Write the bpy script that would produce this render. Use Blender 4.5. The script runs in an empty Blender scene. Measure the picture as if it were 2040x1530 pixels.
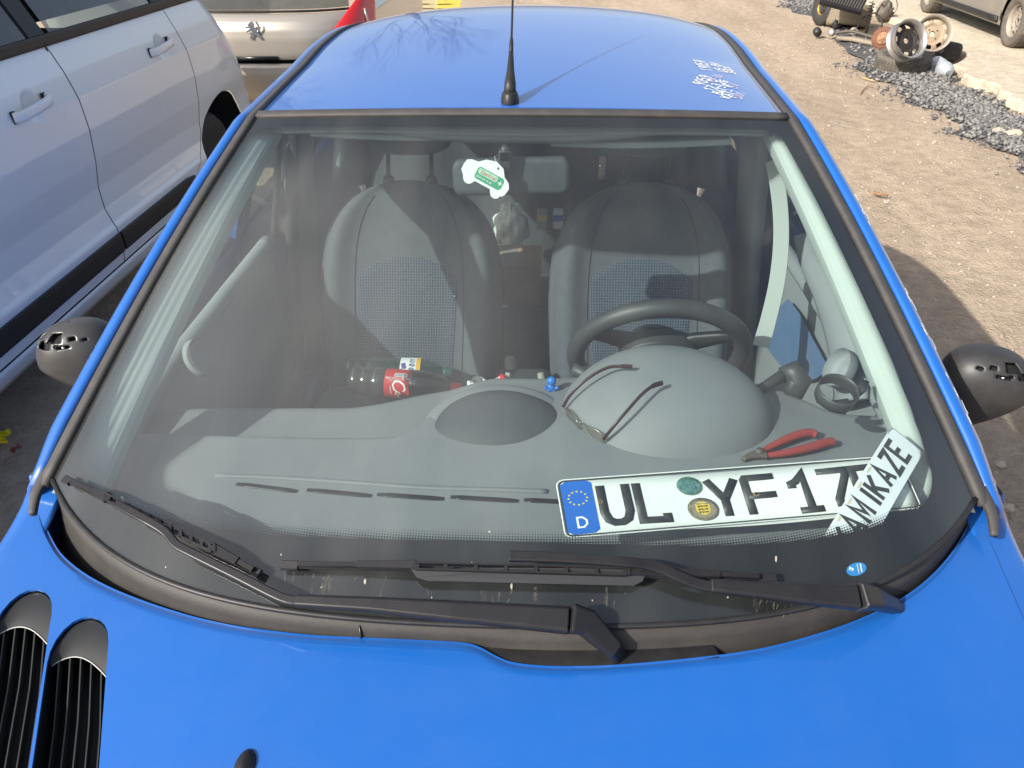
import bpy, bmesh, math, random
import numpy as np
from mathutils import Vector, Matrix
from mathutils.bvhtree import BVHTree

scene = bpy.context.scene
COL = scene.collection
rnd = random.Random(7)
rng = np.random.default_rng(11)
R = math.radians

# ------------------------------------------------------------------ camera
CAM = Vector((0.05, 0.0, 1.80)); PITCH = R(33.0); YAW = R(2.3); ROLL = R(0.35); FPX = 1520.0
fw = Vector((-math.sin(YAW)*math.cos(PITCH), math.cos(YAW)*math.cos(PITCH), -math.sin(PITCH)))
r0 = Vector((math.cos(YAW), math.sin(YAW), 0)); u0 = r0.cross(fw)
rt = r0*math.cos(ROLL) - u0*math.sin(ROLL); up = u0*math.cos(ROLL) + r0*math.sin(ROLL)
cd = bpy.data.cameras.new('camera'); cam = bpy.data.objects.new('camera', cd); COL.objects.link(cam)
cd.sensor_width = 36.0; cd.lens = FPX/2040*36; cd.clip_start = 0.05; cd.clip_end = 800
cam.matrix_world = Matrix(((rt.x, up.x, -fw.x, CAM.x), (rt.y, up.y, -fw.y, CAM.y), (rt.z, up.z, -fw.z, CAM.z), (0, 0, 0, 1)))
scene.camera = cam

# ------------------------------------------------------------------ light
SUN_AZ, SUN_EL = 52.0, 35.0
w = bpy.data.worlds.new('World'); scene.world = w; w.use_nodes = True
sk = w.node_tree.nodes.new('ShaderNodeTexSky'); sk.sky_type = 'NISHITA'; sk.sun_disc = False
sk.sun_elevation = R(SUN_EL); sk.sun_rotation = R(180+SUN_AZ); sk.air_density = 0.9; sk.dust_density = 3.0; sk.ozone_density = 0.6
bgn = w.node_tree.nodes['Background']; hs = w.node_tree.nodes.new('ShaderNodeHueSaturation'); hs.inputs['Saturation'].default_value = 0.74; w.node_tree.links.new(sk.outputs[0], hs.inputs['Color']); w.node_tree.links.new(hs.outputs[0], bgn.inputs[0]); bgn.inputs[1].default_value = 0.15
sd = bpy.data.lights.new('sun', 'SUN'); so = bpy.data.objects.new('sun', sd); COL.objects.link(so)
sd.energy = 4.7; sd.angle = R(0.55); sd.color = (1.0, 0.95, 0.87)
ld = Vector((math.sin(R(SUN_AZ))*math.cos(R(SUN_EL)), math.cos(R(SUN_AZ))*math.cos(R(SUN_EL)), -math.sin(R(SUN_EL))))
so.rotation_euler = ld.to_track_quat('-Z', 'Y').to_euler(); so.location = (-6, -6, 8)
scene.view_settings.view_transform = 'Standard'; scene.view_settings.look = 'None'
scene.view_settings.gamma = 1; scene.view_settings.use_curve_mapping = False
scene.view_settings.exposure = 0.46
scene.render.engine = 'CYCLES'
scene.cycles.use_denoising = True
scene.cycles.max_bounces = 10; scene.cycles.transparent_max_bounces = 24
scene.cycles.sample_clamp_indirect = 6.0; scene.cycles.caustics_reflective = False

# ------------------------------------------------------------------ projection helpers (photo pixel -> point in the place)
def ray(px, py):
    return (fw*FPX + rt*(px-1020) - up*(py-765)).normalized()
def at_z(px, py, z):
    d = ray(px, py); return CAM + d*((z-CAM.z)/d.z)
def at_y(px, py, y):
    d = ray(px, py); return CAM + d*((y-CAM.y)/d.y)
def at_x(px, py, x):
    d = ray(px, py); return CAM + d*((x-CAM.x)/d.x)
def at_d(px, py, dep):
    d = ray(px, py); return CAM + d*(dep/d.dot(fw))
def proj(p):
    q = Vector(p)-CAM; z = q.dot(fw)
    return 1020+FPX*q.dot(rt)/z, 765-FPX*q.dot(up)/z

# ------------------------------------------------------------------ materials
MATS = {}
def M(name, col, rough=0.5, metal=0.0, coat=0.0, var=None, bump=None, spec=0.5, alpha=None, trans=0.0, dust=None, sheen=0.0):
    """principled with procedural colour variation, dust and relief in object space"""
    if name in MATS: return MATS[name]
    m = bpy.data.materials.new(name); m.use_nodes = True; nt = m.node_tree; N = nt.nodes; L = nt.links
    b = N['Principled BSDF']
    b.inputs['Base Color'].default_value = (*col, 1); b.inputs['Roughness'].default_value = rough
    b.inputs['Metallic'].default_value = metal; b.inputs['Coat Weight'].default_value = coat
    b.inputs['Coat Roughness'].default_value = 0.04; b.inputs['Coat IOR'].default_value = 1.6 if name == 'blue_paint' else 1.5
    b.inputs['Specular IOR Level'].default_value = spec
    b.inputs['Transmission Weight'].default_value = trans
    if sheen: b.inputs['Sheen Weight'].default_value = sheen; b.inputs['Sheen Roughness'].default_value = .35
    if alpha is not None: b.inputs['Alpha'].default_value = alpha
    tc = N.new('ShaderNodeTexCoord'); last = None
    if var:
        nz = N.new('ShaderNodeTexNoise'); nz.inputs['Scale'].default_value = var[0]; nz.inputs['Detail'].default_value = 6
        nz.inputs['Roughness'].default_value = 0.65
        L.new(tc.outputs['Object'], nz.inputs['Vector'])
        rp = N.new('ShaderNodeValToRGB'); rp.color_ramp.elements[0].position = 0.3; rp.color_ramp.elements[1].position = 0.7
        a = var[1]; c2 = var[2] if len(var) > 2 else tuple(min(1, c*(1+a)) for c in col)
        rp.color_ramp.elements[0].color = (*[c*(1-a) for c in col], 1); rp.color_ramp.elements[1].color = (*c2, 1)
        L.new(nz.outputs['Fac'], rp.inputs['Fac']); last = rp.outputs['Color']
    if dust:
        n2 = N.new('ShaderNodeTexNoise'); n2.inputs['Scale'].default_value = dust[0]; n2.inputs['Detail'].default_value = 8
        n2.inputs['Roughness'].default_value = 0.7
        L.new(tc.outputs['Object'], n2.inputs['Vector'])
        r2 = N.new('ShaderNodeMapRange'); r2.inputs['From Min'].default_value = 0.42; r2.inputs['From Max'].default_value = 0.75
        r2.inputs['To Min'].default_value = dust[2]*0.35; r2.inputs['To Max'].default_value = dust[2]
        L.new(n2.outputs['Fac'], r2.inputs['Value'])
        mx = N.new('ShaderNodeMix'); mx.data_type = 'RGBA'
        mx.inputs['B'].default_value = (*dust[1], 1)
        if last: L.new(last, mx.inputs['A'])
        else: mx.inputs['A'].default_value = (*col, 1)
        L.new(r2.outputs[0], mx.inputs['Factor']); last = mx.outputs['Result']
        mr = N.new('ShaderNodeMapRange'); mr.inputs['To Min'].default_value = rough; mr.inputs['To Max'].default_value = min(1, rough+0.5)
        L.new(r2.outputs[0], mr.inputs['Value']); L.new(mr.outputs[0], b.inputs['Roughness'])
    if last: L.new(last, b.inputs['Base Color'])
    if bump:
        n3 = N.new('ShaderNodeTexNoise'); n3.inputs['Scale'].default_value = bump[0]; n3.inputs['Detail'].default_value = 5
        L.new(tc.outputs['Object'], n3.inputs['Vector'])
        bp = N.new('ShaderNodeBump'); bp.inputs['Strength'].default_value = 1; bp.inputs['Distance'].default_value = bump[1]
        L.new(n3.outputs['Fac'], bp.inputs['Height']); L.new(bp.outputs[0], b.inputs['Normal'])
    MATS[name] = m; return m

def glass_mat(name, tint, dirt=0.03, refl=1.0, streaks=True, painted_haze=None):
    if name in MATS: return MATS[name]
    m = bpy.data.materials.new(name); m.use_nodes = True; nt = m.node_tree; N = nt.nodes; L = nt.links
    N.remove(N['Principled BSDF']); out = N['Material Output']
    tr = N.new('ShaderNodeBsdfTransparent'); tr.inputs[0].default_value = (*tint, 1)
    gl = N.new('ShaderNodeBsdfGlossy'); gl.inputs['Roughness'].default_value = 0.0; gl.inputs[0].default_value = (1, 1, 1, 1)
    lw = N.new('ShaderNodeLayerWeight'); lw.inputs[0].default_value = 0.5
    pw = N.new('ShaderNodeMath'); pw.operation = 'POWER'; pw.inputs[1].default_value = 5; L.new(lw.outputs['Facing'], pw.inputs[0])
    ma = N.new('ShaderNodeMath'); ma.operation = 'MULTIPLY_ADD'; ma.inputs[1].default_value = 0.9*refl; ma.inputs[2].default_value = 0.075*refl
    L.new(pw.outputs[0], ma.inputs[0])
    mx = N.new('ShaderNodeMixShader'); L.new(ma.outputs[0], mx.inputs[0]); L.new(tr.outputs[0], mx.inputs[1]); L.new(gl.outputs[0], mx.inputs[2])
    df = N.new('ShaderNodeBsdfDiffuse'); df.inputs[0].default_value = (0.62, 0.62, 0.58, 1)
    tc = N.new('ShaderNodeTexCoord')
    n1 = N.new('ShaderNodeTexNoise'); n1.inputs['Scale'].default_value = 3.0; n1.inputs['Detail'].default_value = 7; n1.inputs['Roughness'].default_value = 0.6
    mp = N.new('ShaderNodeMapping'); mp.inputs['Scale'].default_value = (3.0, 0.55, 0.55) if streaks else (1, 1, 1)
    L.new(tc.outputs['Object'], mp.inputs[0]); L.new(mp.outputs[0], n1.inputs['Vector'])
    r1 = N.new('ShaderNodeMapRange'); r1.inputs['From Min'].default_value = 0.38; r1.inputs['From Max'].default_value = 0.8
    r1.inputs['To Min'].default_value = dirt*0.55; r1.inputs['To Max'].default_value = dirt*1.9
    L.new(n1.outputs['Fac'], r1.inputs['Value'])
    # broad pale veil, thicker in cloudy patches
    n5 = N.new('ShaderNodeTexNoise'); n5.inputs['Scale'].default_value = 2.1; n5.inputs['Detail'].default_value = 3; L.new(tc.outputs['Object'], n5.inputs['Vector'])
    r5 = N.new('ShaderNodeMapRange'); r5.inputs['From Min'].default_value = 0.48; r5.inputs['From Max'].default_value = 0.75; r5.inputs['To Min'].default_value = 0; r5.inputs['To Max'].default_value = dirt*2.2
    L.new(n5.outputs['Fac'], r5.inputs['Value'])
    a5 = N.new('ShaderNodeMath'); a5.operation = 'ADD'; L.new(r1.outputs[0], a5.inputs[0]); L.new(r5.outputs[0], a5.inputs[1])
    # fine specks of dust
    n2 = N.new('ShaderNodeTexVoronoi'); n2.inputs['Scale'].default_value = 75; L.new(tc.outputs['Object'], n2.inputs['Vector'])
    n3 = N.new('ShaderNodeTexNoise'); n3.inputs['Scale'].default_value = 14; L.new(tc.outputs['Object'], n3.inputs['Vector'])
    m2 = N.new('ShaderNodeMath'); m2.operation = 'LESS_THAN'; m2.inputs[1].default_value = 0.075; L.new(n2.outputs['Distance'], m2.inputs[0])
    m3 = N.new('ShaderNodeMath'); m3.operation = 'GREATER_THAN'; m3.inputs[1].default_value = 0.60; L.new(n3.outputs['Fac'], m3.inputs[0])
    m4 = N.new('ShaderNodeMath'); m4.operation = 'MULTIPLY'; L.new(m2.outputs[0], m4.inputs[0]); L.new(m3.outputs[0], m4.inputs[1])
    if painted_haze:      # milky sky reflection painted as a pale diffuse patch on the pane
        ds = N.new('ShaderNodeVectorMath'); ds.operation = 'DISTANCE'; ds.inputs[1].default_value = painted_haze[0]; L.new(tc.outputs['Object'], ds.inputs[0])
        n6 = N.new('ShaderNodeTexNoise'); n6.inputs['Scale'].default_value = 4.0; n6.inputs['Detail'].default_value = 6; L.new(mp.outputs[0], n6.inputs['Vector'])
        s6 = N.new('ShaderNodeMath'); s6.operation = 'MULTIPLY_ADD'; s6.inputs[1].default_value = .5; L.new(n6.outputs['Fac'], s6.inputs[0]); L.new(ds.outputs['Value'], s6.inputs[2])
        r6 = N.new('ShaderNodeMapRange'); r6.interpolation_type = 'SMOOTHSTEP'; r6.inputs['From Min'].default_value = .15+.2; r6.inputs['From Max'].default_value = painted_haze[1]+.25; r6.inputs['To Min'].default_value = painted_haze[2]; r6.inputs['To Max'].default_value = 0
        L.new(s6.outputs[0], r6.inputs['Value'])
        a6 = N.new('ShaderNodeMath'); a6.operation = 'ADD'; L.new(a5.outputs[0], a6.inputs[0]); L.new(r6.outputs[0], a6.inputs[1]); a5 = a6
    m5 = N.new('ShaderNodeMath'); m5.operation = 'MULTIPLY_ADD'; m5.inputs[1].default_value = dirt*5
    L.new(m4.outputs[0], m5.inputs[0]); L.new(a5.outputs[0], m5.inputs[2])
    mx2 = N.new('ShaderNodeMixShader'); L.new(m5.outputs[0], mx2.inputs[0]); L.new(mx.outputs[0], mx2.inputs[1]); L.new(df.outputs[0], mx2.inputs[2])
    L.new(mx2.outputs[0], out.inputs[0]); MATS[name] = m; return m

blue = M('blue_paint', (0.0015, 0.098, 0.40), 0.36, 0.0, 0.9, var=(2.5, 0.04), dust=(9, (0.30, 0.34, 0.38), 0.045), bump=(900, 0.00003), sheen=.12)
white = M('white_paint', (0.88, 0.865, 0.835), 0.35, 0, 0.9, var=(1.5, 0.03), dust=(6, (0.5, 0.46, 0.4), 0.06))
silver = M('champagne_paint', (0.50, 0.45, 0.38), 0.33, 0.55, 0.9, dust=(5, (0.45, 0.4, 0.33), 0.12))
greycar = M('dusty_grey_paint', (0.20, 0.19, 0.17), 0.5, 0.2, 0.4, dust=(4, (0.36, 0.30, 0.22), 0.6))
blk = M('black_plastic', (0.012, 0.012, 0.014), 0.42, spec=.35, dust=(30, (0.16, 0.15, 0.13), 0.12), bump=(700, 0.00012))
blk2 = M('satin_black_plastic', (0.012, 0.012, 0.014), 0.34, spec=.35, dust=(22, (0.2, 0.18, 0.16), 0.05))
rubber = M('grey_rubber_trim', (0.034, 0.032, 0.032), 0.62, dust=(25, (0.18, 0.165, 0.15), 0.22), bump=(300, 0.0002))
cowlm = M('dusty_cowl_plastic', (0.022, 0.020, 0.019), 0.6, dust=(18, (0.15, 0.13, 0.11), 0.18), bump=(160, 0.0004))
ink = M('black_glaze', (0.007, 0.008, 0.009), 0.3)
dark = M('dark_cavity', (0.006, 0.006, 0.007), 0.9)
tyre = M('tyre_rubber', (0.055, 0.050, 0.045), 0.8, dust=(14, (0.25, 0.21, 0.16), 0.6), bump=(120, 0.001))
tyre_d = M('dark_tyre_rubber', (0.02, 0.02, 0.02), 0.7, dust=(14, (0.16, 0.14, 0.11), 0.25), bump=(120, 0.001))
steel = M('steel_rim', (0.42, 0.41, 0.40), 0.35, 0.75, dust=(20, (0.30, 0.24, 0.18), 0.25))
rust = M('rusty_steel', (0.17, 0.075, 0.045), 0.8, 0.2, var=(25, 0.35), bump=(200, 0.0005))
grime = M('grimy_metal', (0.09, 0.08, 0.07), 0.6, 0.4, dust=(18, (0.25, 0.2, 0.15), 0.5), bump=(120, 0.0008))
dashm = M('grey_dash_plastic', (0.17, 0.18, 0.19), 0.62, var=(5, 0.06), bump=(850, 0.00035), dust=(14, (0.40, 0.38, 0.34), 0.14))
podm = M('dark_pod_plastic', (0.032, 0.041, 0.048), 0.6, bump=(850, 0.0002), dust=(20, (0.3, 0.29, 0.27), 0.12))
wheelm = M('wheel_rim_plastic', (0.030, 0.033, 0.035), 0.45, dust=(12, (0.2, 0.19, 0.17), 0.12), bump=(900, 0.0002))
trimm = M('pale_pillar_trim', (0.42, 0.47, 0.44), 0.75, var=(6, 0.04), bump=(700, 0.0002))
headm = M('headliner_cloth', (0.30, 0.33, 0.33), 0.95, bump=(500, 0.0003))
doorm = M('grey_door_card', (0.22, 0.24, 0.25), 0.65, bump=(600, 0.0003), dust=(10, (0.4, 0.38, 0.34), 0.12))
seatm = M('grey_seat_cloth', (0.078, 0.086, 0.098), 0.95, var=(40, 0.12), bump=(1200, 0.0004), sheen=0.2)
seatd = M('dark_seat_cloth', (0.055, 0.058, 0.065), 0.95, var=(40, 0.12), bump=(1200, 0.0004), sheen=0.2)
carpet = M('dark_carpet', (0.02, 0.02, 0.022), 1.0, bump=(400, 0.001))
beige = M('beige_plastic', (0.30, 0.28, 0.25), 0.6, bump=(500, 0.0002))
beltm = M('seat_belt_webbing', (0.30, 0.33, 0.31), 0.9)
chrome = M('chrome', (0.75, 0.75, 0.75), 0.15, 1.0)
platew = M('plate_white', (0.80, 0.82, 0.78), 0.4, var=(14, 0.04), dust=(12, (0.5, 0.46, 0.36), 0.1))
stripw = M('strip_white', (0.78, 0.81, 0.83), 0.35, dust=(16, (0.55, 0.5, 0.4), 0.12))
plateb = M('plate_blue', (0.01, 0.13, 0.52), 0.4)
inkp = M('plate_black', (0.012, 0.014, 0.014), 0.45, dust=(60, (0.4, 0.4, 0.38), 0.12))
yel = M('yellow_print', (0.80, 0.62, 0.05), 0.5)
gold = M('gold_print', (0.62, 0.45, 0.10), 0.5)
redp = M('red_print', (0.62, 0.02, 0.02), 0.4)
whitep = M('white_print', (0.82, 0.82, 0.82), 0.5)
glass = glass_mat('windscreen_glass', (0.80, 0.88, 0.87), 0.017, 1.0, painted_haze=((-.36, -.48, 1.17), .62, .062))
sglass = glass_mat('side_glass', (0.72, 0.82, 0.79), 0.035, 1.0, False)
dglass = glass_mat('dark_side_glass', (0.22, 0.26, 0.25), 0.03, 1.3, False)

def woven():
    m = bpy.data.materials.new('woven_seat_cloth'); m.use_nodes = True; nt = m.node_tree; N = nt.nodes; L = nt.links
    b = N['Principled BSDF']; b.inputs['Roughness'].default_value = 0.95
    tc = N.new('ShaderNodeTexCoord'); sp = N.new('ShaderNodeSeparateXYZ'); L.new(tc.outputs['UV'], sp.inputs[0])
    outs = []
    for k in (0, 1):
        a = N.new('ShaderNodeMath'); a.operation = 'MULTIPLY'; a.inputs[1].default_value = 2*math.pi/0.0078; L.new(sp.outputs[k], a.inputs[0])
        s = N.new('ShaderNodeMath'); s.operation = 'SINE'; L.new(a.outputs[0], s.inputs[0]); outs.append(s)
    mn = N.new('ShaderNodeMath'); mn.operation = 'MAXIMUM'; L.new(outs[0].outputs[0], mn.inputs[0]); L.new(outs[1].outputs[0], mn.inputs[1])
    rp = N.new('ShaderNodeValToRGB'); rp.color_ramp.elements[0].position = 0.25; rp.color_ramp.elements[1].position = 0.85
    rp.color_ramp.elements[0].color = (0.035, 0.042, 0.056, 1); rp.color_ramp.elements[1].color = (0.085, 0.11, 0.15, 1)
    L.new(mn.outputs[0], rp.inputs[0]); L.new(rp.outputs[0], b.inputs['Base Color'])
    bp = N.new('ShaderNodeBump'); bp.inputs['Distance'].default_value = 0.001; L.new(mn.outputs[0], bp.inputs['Height']); L.new(bp.outputs[0], b.inputs['Normal'])
    return m
wovenm = woven()

# ------------------------------------------------------------------ object helpers
def origin_of(o):
    v = Vector((0, 0, 0))
    while o is not None:
        v = v + Vector(o.location); o = o.parent
    return v
def obj(name, verts, faces, mat, parent=None, smooth=True, thick=0, off=-1, bevel=0, subd=0, local=False, edges=None, uv=None, angle=None):
    """one mesh object; verts are in world space unless local=True"""
    me = bpy.data.meshes.new(name)
    o = bpy.data.objects.new(name, me); COL.objects.link(o)
    if parent is not None: o.parent = parent
    off0 = Vector((0, 0, 0)) if (local or parent is None) else origin_of(parent)
    if parent is None and not local:
        vs = np.array([tuple(v) for v in verts]); c = (vs.min(0)+vs.max(0))/2; c[2] = vs[:, 2].min()
        o.location = c; off0 = Vector(c)
    me.from_pydata([tuple(Vector(v)-off0) for v in verts], edges or [], faces)
    me.validate()
    if smooth:
        me.polygons.foreach_set('use_smooth', [True]*len(me.polygons))
        if angle: me.set_sharp_from_angle(angle=R(angle))
    if isinstance(mat, (list, tuple)):
        for q in mat: me.materials.append(q)
    else: me.materials.append(mat)
    if uv is not None:
        ul = me.uv_layers.new(name='UVMap')
        li = np.empty(len(me.loops), int); me.loops.foreach_get('vertex_index', li)
        ul.data.foreach_set('uv', np.array(uv, float)[li].ravel())
    if thick:
        s = o.modifiers.new('s', 'SOLIDIFY'); s.thickness = thick; s.offset = off
    if bevel:
        b = o.modifiers.new('b', 'BEVEL'); b.width = bevel; b.segments = 2; b.limit_method = 'ANGLE'; b.angle_limit = R(35)
    if subd:
        s = o.modifiers.new('d', 'SUBSURF'); s.levels = subd; s.render_levels = subd
    return o
def thing(name, label, cat, loc=(0, 0, 0), rot=None, group=None, parent=None):
    o = bpy.data.objects.new(name, None); COL.objects.link(o); o.location = loc; o.empty_display_size = 0.1
    if rot is not None: o.rotation_euler = rot
    if label: o['label'] = label
    if cat: o['category'] = cat
    if group: o['group'] = group
    if parent is not None: o.parent = parent
    return o
def tag(o, label=None, cat=None, group=None, kind=None):
    for k, v in (('label', label), ('category', cat), ('group', group), ('kind', kind)):
        if v: o[k] = v
    return o
def grid(fn, nu, nv, closeu=False, skip=None):
    V = []; F = []
    for j in range(nv+1):
        for i in range(nu if closeu else nu+1):
            V.append(Vector(fn(i/nu, j/nv)))
    w_ = nu if closeu else nu+1
    for j in range(nv):
        for i in range(nu):
            if skip and skip((i+.5)/nu, (j+.5)/nv): continue
            i2 = (i+1) % w_ if closeu else i+1
            F.append((j*w_+i, j*w_+i2, (j+1)*w_+i2, (j+1)*w_+i))
    return V, F
def join(*parts):
    V = []; F = []
    for v, f in parts:
        o = len(V); V += list(v); F += [tuple(i+o for i in q) for q in f]
    return V, F
def box(c, s, rot=None):
    V = [Vector((x*s[0]/2, y*s[1]/2, z*s[2]/2)) for x in (-1, 1) for y in (-1, 1) for z in (-1, 1)]
    if rot is not None: V = [rot @ v for v in V]
    return [v+Vector(c) for v in V], [(0, 1, 3, 2), (4, 6, 7, 5), (0, 4, 5, 1), (2, 3, 7, 6), (0, 2, 6, 4), (1, 5, 7, 3)]
def frames(P, closed=False, upv=None):
    n = len(P); T = []
    for i in range(n):
        a = P[(i-1) % n] if (closed or i > 0) else P[i]; b = P[(i+1) % n] if (closed or i < n-1) else P[i]
        T.append((b-a).normalized())
    u_ = Vector(upv) if upv is not None else (Vector((0, 0, 1)) if abs(T[0].z) < .9 else Vector((1, 0, 0)))
    out = []
    for t in T:
        s = t.cross(u_)
        if s.length < 1e-5: s = t.orthogonal()
        s.normalize(); n_ = s.cross(t).normalized(); out.append((t, s, n_))
        if upv is None: u_ = n_
    return out
def smoothpath(P, k=6):
    """Catmull-Rom through the points"""
    P = [Vector(p) for p in P]; out = []
    for i in range(len(P)-1):
        a = P[max(i-1, 0)]; b = P[i]; c = P[i+1]; d = P[min(i+2, len(P)-1)]
        for j in range(k):
            t = j/k
            out.append(0.5*((2*b)+(c-a)*t+(2*a-5*b+4*c-d)*t*t+(3*b-a-3*c+d)*t**3))
    out.append(P[-1]); return out
def tube(P, rad, seg=8, closed=False, upv=None, sect=None, cap=True):
    """tube or swept section; rad scalar/list; sect = list of (side, normal) offsets"""
    P = [Vector(p) for p in P]; n = len(P); fr = frames(P, closed, upv)
    if sect is None: sect = [(math.cos(2*math.pi*k/seg), math.sin(2*math.pi*k/seg)) for k in range(seg)]
    m = len(sect); V = []; F = []
    for i in range(n):
        r_ = rad[i] if isinstance(rad, (list, tuple)) else rad
        ra, rb = r_ if isinstance(r_, (list, tuple)) else (r_, r_)
        t, s, q = fr[i]
        for a, b in sect: V.append(P[i]+s*a*ra+q*b*rb)
    for i in range(n if closed else n-1):
        j = (i+1) % n
        for k in range(m): F.append((i*m+k, i*m+(k+1) % m, j*m+(k+1) % m, j*m+k))
    if cap and not closed:
        F.append(tuple(range(m-1, -1, -1))); F.append(tuple((n-1)*m+k for k in range(m)))
    return V, F
RECT = [(-1, -1), (1, -1), (1, 1), (-1, 1)]
RRECT = [(-1, -.6), (-.8, -1), (.8, -1), (1, -.6), (1, .6), (.8, 1), (-.8, 1), (-1, .6)]
def lathe(prof, seg=32, mtx=None):
    """profile of (radius, height) about local z"""
    V = []; F = []; m = len(prof)
    for i in range(seg):
        a = 2*math.pi*i/seg
        for r_, h in prof: V.append(Vector((r_*math.cos(a), r_*math.sin(a), h)))
    for i in range(seg):
        j = (i+1) % seg
        for k in range(m-1): F.append((i*m+k, j*m+k, j*m+k+1, i*m+k+1))
    if mtx is not None: V = [mtx @ v for v in V]
    return V, F
def prism(poly, h0, h1, mtx=None):
    n = len(poly); V = [Vector((x, y, h0)) for x, y in poly]+[Vector((x, y, h1)) for x, y in poly]
    F = [tuple(range(n-1, -1, -1)), tuple(range(n, 2*n))]+[(i, (i+1) % n, n+(i+1) % n, n+i) for i in range(n)]
    if mtx is not None: V = [mtx @ v for v in V]
    return V, F
def frame_mtx(o, ex, ey):
    ex = Vector(ex).normalized(); ez = ex.cross(Vector(ey)).normalized(); ey = ez.cross(ex)
    return Matrix(((ex.x, ey.x, ez.x, o[0]), (ex.y, ey.y, ez.y, o[1]), (ex.z, ey.z, ez.z, o[2]), (0, 0, 0, 1)))
def ell(cx, cy, rx, ry, n=24, a0=0, a1=360):
    return [(cx+rx*math.cos(R(a0+(a1-a0)*i/n)), cy+ry*math.sin(R(a0+(a1-a0)*i/n))) for i in range(n)]
def bvh(o):
    dg = bpy.context.evaluated_depsgraph_get(); dg.update(); e = o.evaluated_get(dg); me = e.to_mesh()
    mw = o.matrix_world.copy() if o.parent is None else Matrix.Translation(origin_of(o))
    t = BVHTree.FromPolygons([mw @ v.co for v in me.vertices], [tuple(p.vertices) for p in me.polygons]); e.to_mesh_clear(); return t
def hit(px, py, tree, off=0.0):
    p, n, i, d = tree.ray_cast(CAM, ray(px, py))
    if p is None: return None
    if n.dot(ray(px, py)) > 0: n = -n
    return p+n*off

# ---- strokes: lettering drawn as flat ribbons
FONT = {
 'A': [[(0, 0), (.5, 1), (1, 0)], [(.2, .32), (.8, .32)]], 'B': [[(0, 0), (0, 1), (.65, 1), (.85, .87), (.85, .66), (.65, .53), (0, .53)], [(.6, .53), (1, .38), (1, .15), (.7, 0), (0, 0)]],
 'C': [[(1, .8), (.75, 1), (.25, 1), (0, .75), (0, .25), (.25, 0), (.75, 0), (1, .2)]], 'D': [[(0, 0), (0, 1), (.6, 1), (1, .7), (1, .3), (.6, 0), (0, 0)]],
 'E': [[(1, 1), (0, 1), (0, 0), (1, 0)], [(0, .52), (.8, .52)]], 'F': [[(0, 0), (0, 1), (1, 1)], [(0, .52), (.8, .52)]],
 'G': [[(1, .8), (.75, 1), (.25, 1), (0, .75), (0, .25), (.25, 0), (.8, 0), (1, .2), (1, .5), (.6, .5)]], 'H': [[(0, 0), (0, 1)], [(1, 0), (1, 1)], [(0, .5), (1, .5)]],
 'I': [[(.5, 0), (.5, 1)]], 'J': [[(1, 1), (1, .25), (.75, 0), (.25, 0), (0, .25)]], 'K': [[(0, 0), (0, 1)], [(1, 1), (0, .4)], [(.3, .55), (1, 0)]],
 'L': [[(0, 1), (0, 0), (1, 0)]], 'M': [[(0, 0), (0, 1), (.5, .3), (1, 1), (1, 0)]], 'N': [[(0, 0), (0, 1), (1, 0), (1, 1)]],
 'O': [[(.5, 1), (.15, .85), (0, .5), (.15, .15), (.5, 0), (.85, .15), (1, .5), (.85, .85), (.5, 1)]], 'P': [[(0, 0), (0, 1), (.75, 1), (1, .8), (1, .6), (.75, .45), (0, .45)]],
 'R': [[(0, 0), (0, 1), (.75, 1), (1, .8), (1, .62), (.75, .47), (0, .47)], [(.5, .47), (1, 0)]], 'S': [[(1, .85), (.75, 1), (.25, 1), (0, .8), (.1, .6), (.9, .42), (1, .2), (.75, 0), (.25, 0), (0, .15)]],
 'T': [[(0, 1), (1, 1)], [(.5, 1), (.5, 0)]], 'U': [[(0, 1), (0, .25), (.25, 0), (.75, 0), (1, .25), (1, 1)]], 'V': [[(0, 1), (.5, 0), (1, 1)]],
 'W': [[(0, 1), (.25, 0), (.5, .8), (.75, 0), (1, 1)]], 'X': [[(0, 0), (1, 1)], [(0, 1), (1, 0)]], 'Y': [[(0, 1), (.5, .45), (1, 1)], [(.5, .45), (.5, 0)]], 'Z': [[(0, 1), (1, 1), (0, 0), (1, 0)]],
 '0': [[(.5, 1), (.1, .8), (.1, .2), (.5, 0), (.9, .2), (.9, .8), (.5, 1)]], '1': [[(.1, .7), (.6, 1), (.6, 0)]], '2': [[(0, .8), (.3, 1), (.8, .95), (.9, .7), (0, 0), (1, 0)]],
 '3': [[(0, .9), (.5, 1), (.9, .8), (.8, .6), (.4, .52), (.9, .4), (1, .2), (.6, 0), (0, .08)]], '4': [[(.7, 0), (.7, 1), (0, .3), (1, .3)]], '5': [[(.95, 1), (.15, 1), (.05, .55), (.6, .62), (.95, .4), (.85, .1), (.4, 0), (0, .1)]],
 '6': [[(.9, .95), (.3, .8), (.05, .3), (.3, 0), (.8, .05), (.9, .35), (.5, .5), (.1, .35)]], '7': [[(0, 1), (1, 1), (.4, 0)]], '8': [[(.5, .52), (.1, .75), (.5, 1), (.9, .75), (.5, .52), (0, .25), (.5, 0), (1, .25), (.5, .52)]],
 '9': [[(.9, .6), (.4, .45), (.1, .7), (.4, 1), (.85, .95), (.9, .6), (.6, 0)]], '-': [[(.1, .45), (.9, .45)]], '.': [[(.4, 0), (.6, .06)]], ' ': [], '+': [[(0, .5), (1, .5)], [(.5, 0), (.5, 1)]],
 'Ě': [[(1, 1), (0, 1), (0, 0), (1, 0)], [(0, .52), (.8, .52)], [(.2, 1.3), (.5, 1.12), (.8, 1.3)]], '/': [[(0, -.1), (1, 1.1)]],
}
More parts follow.
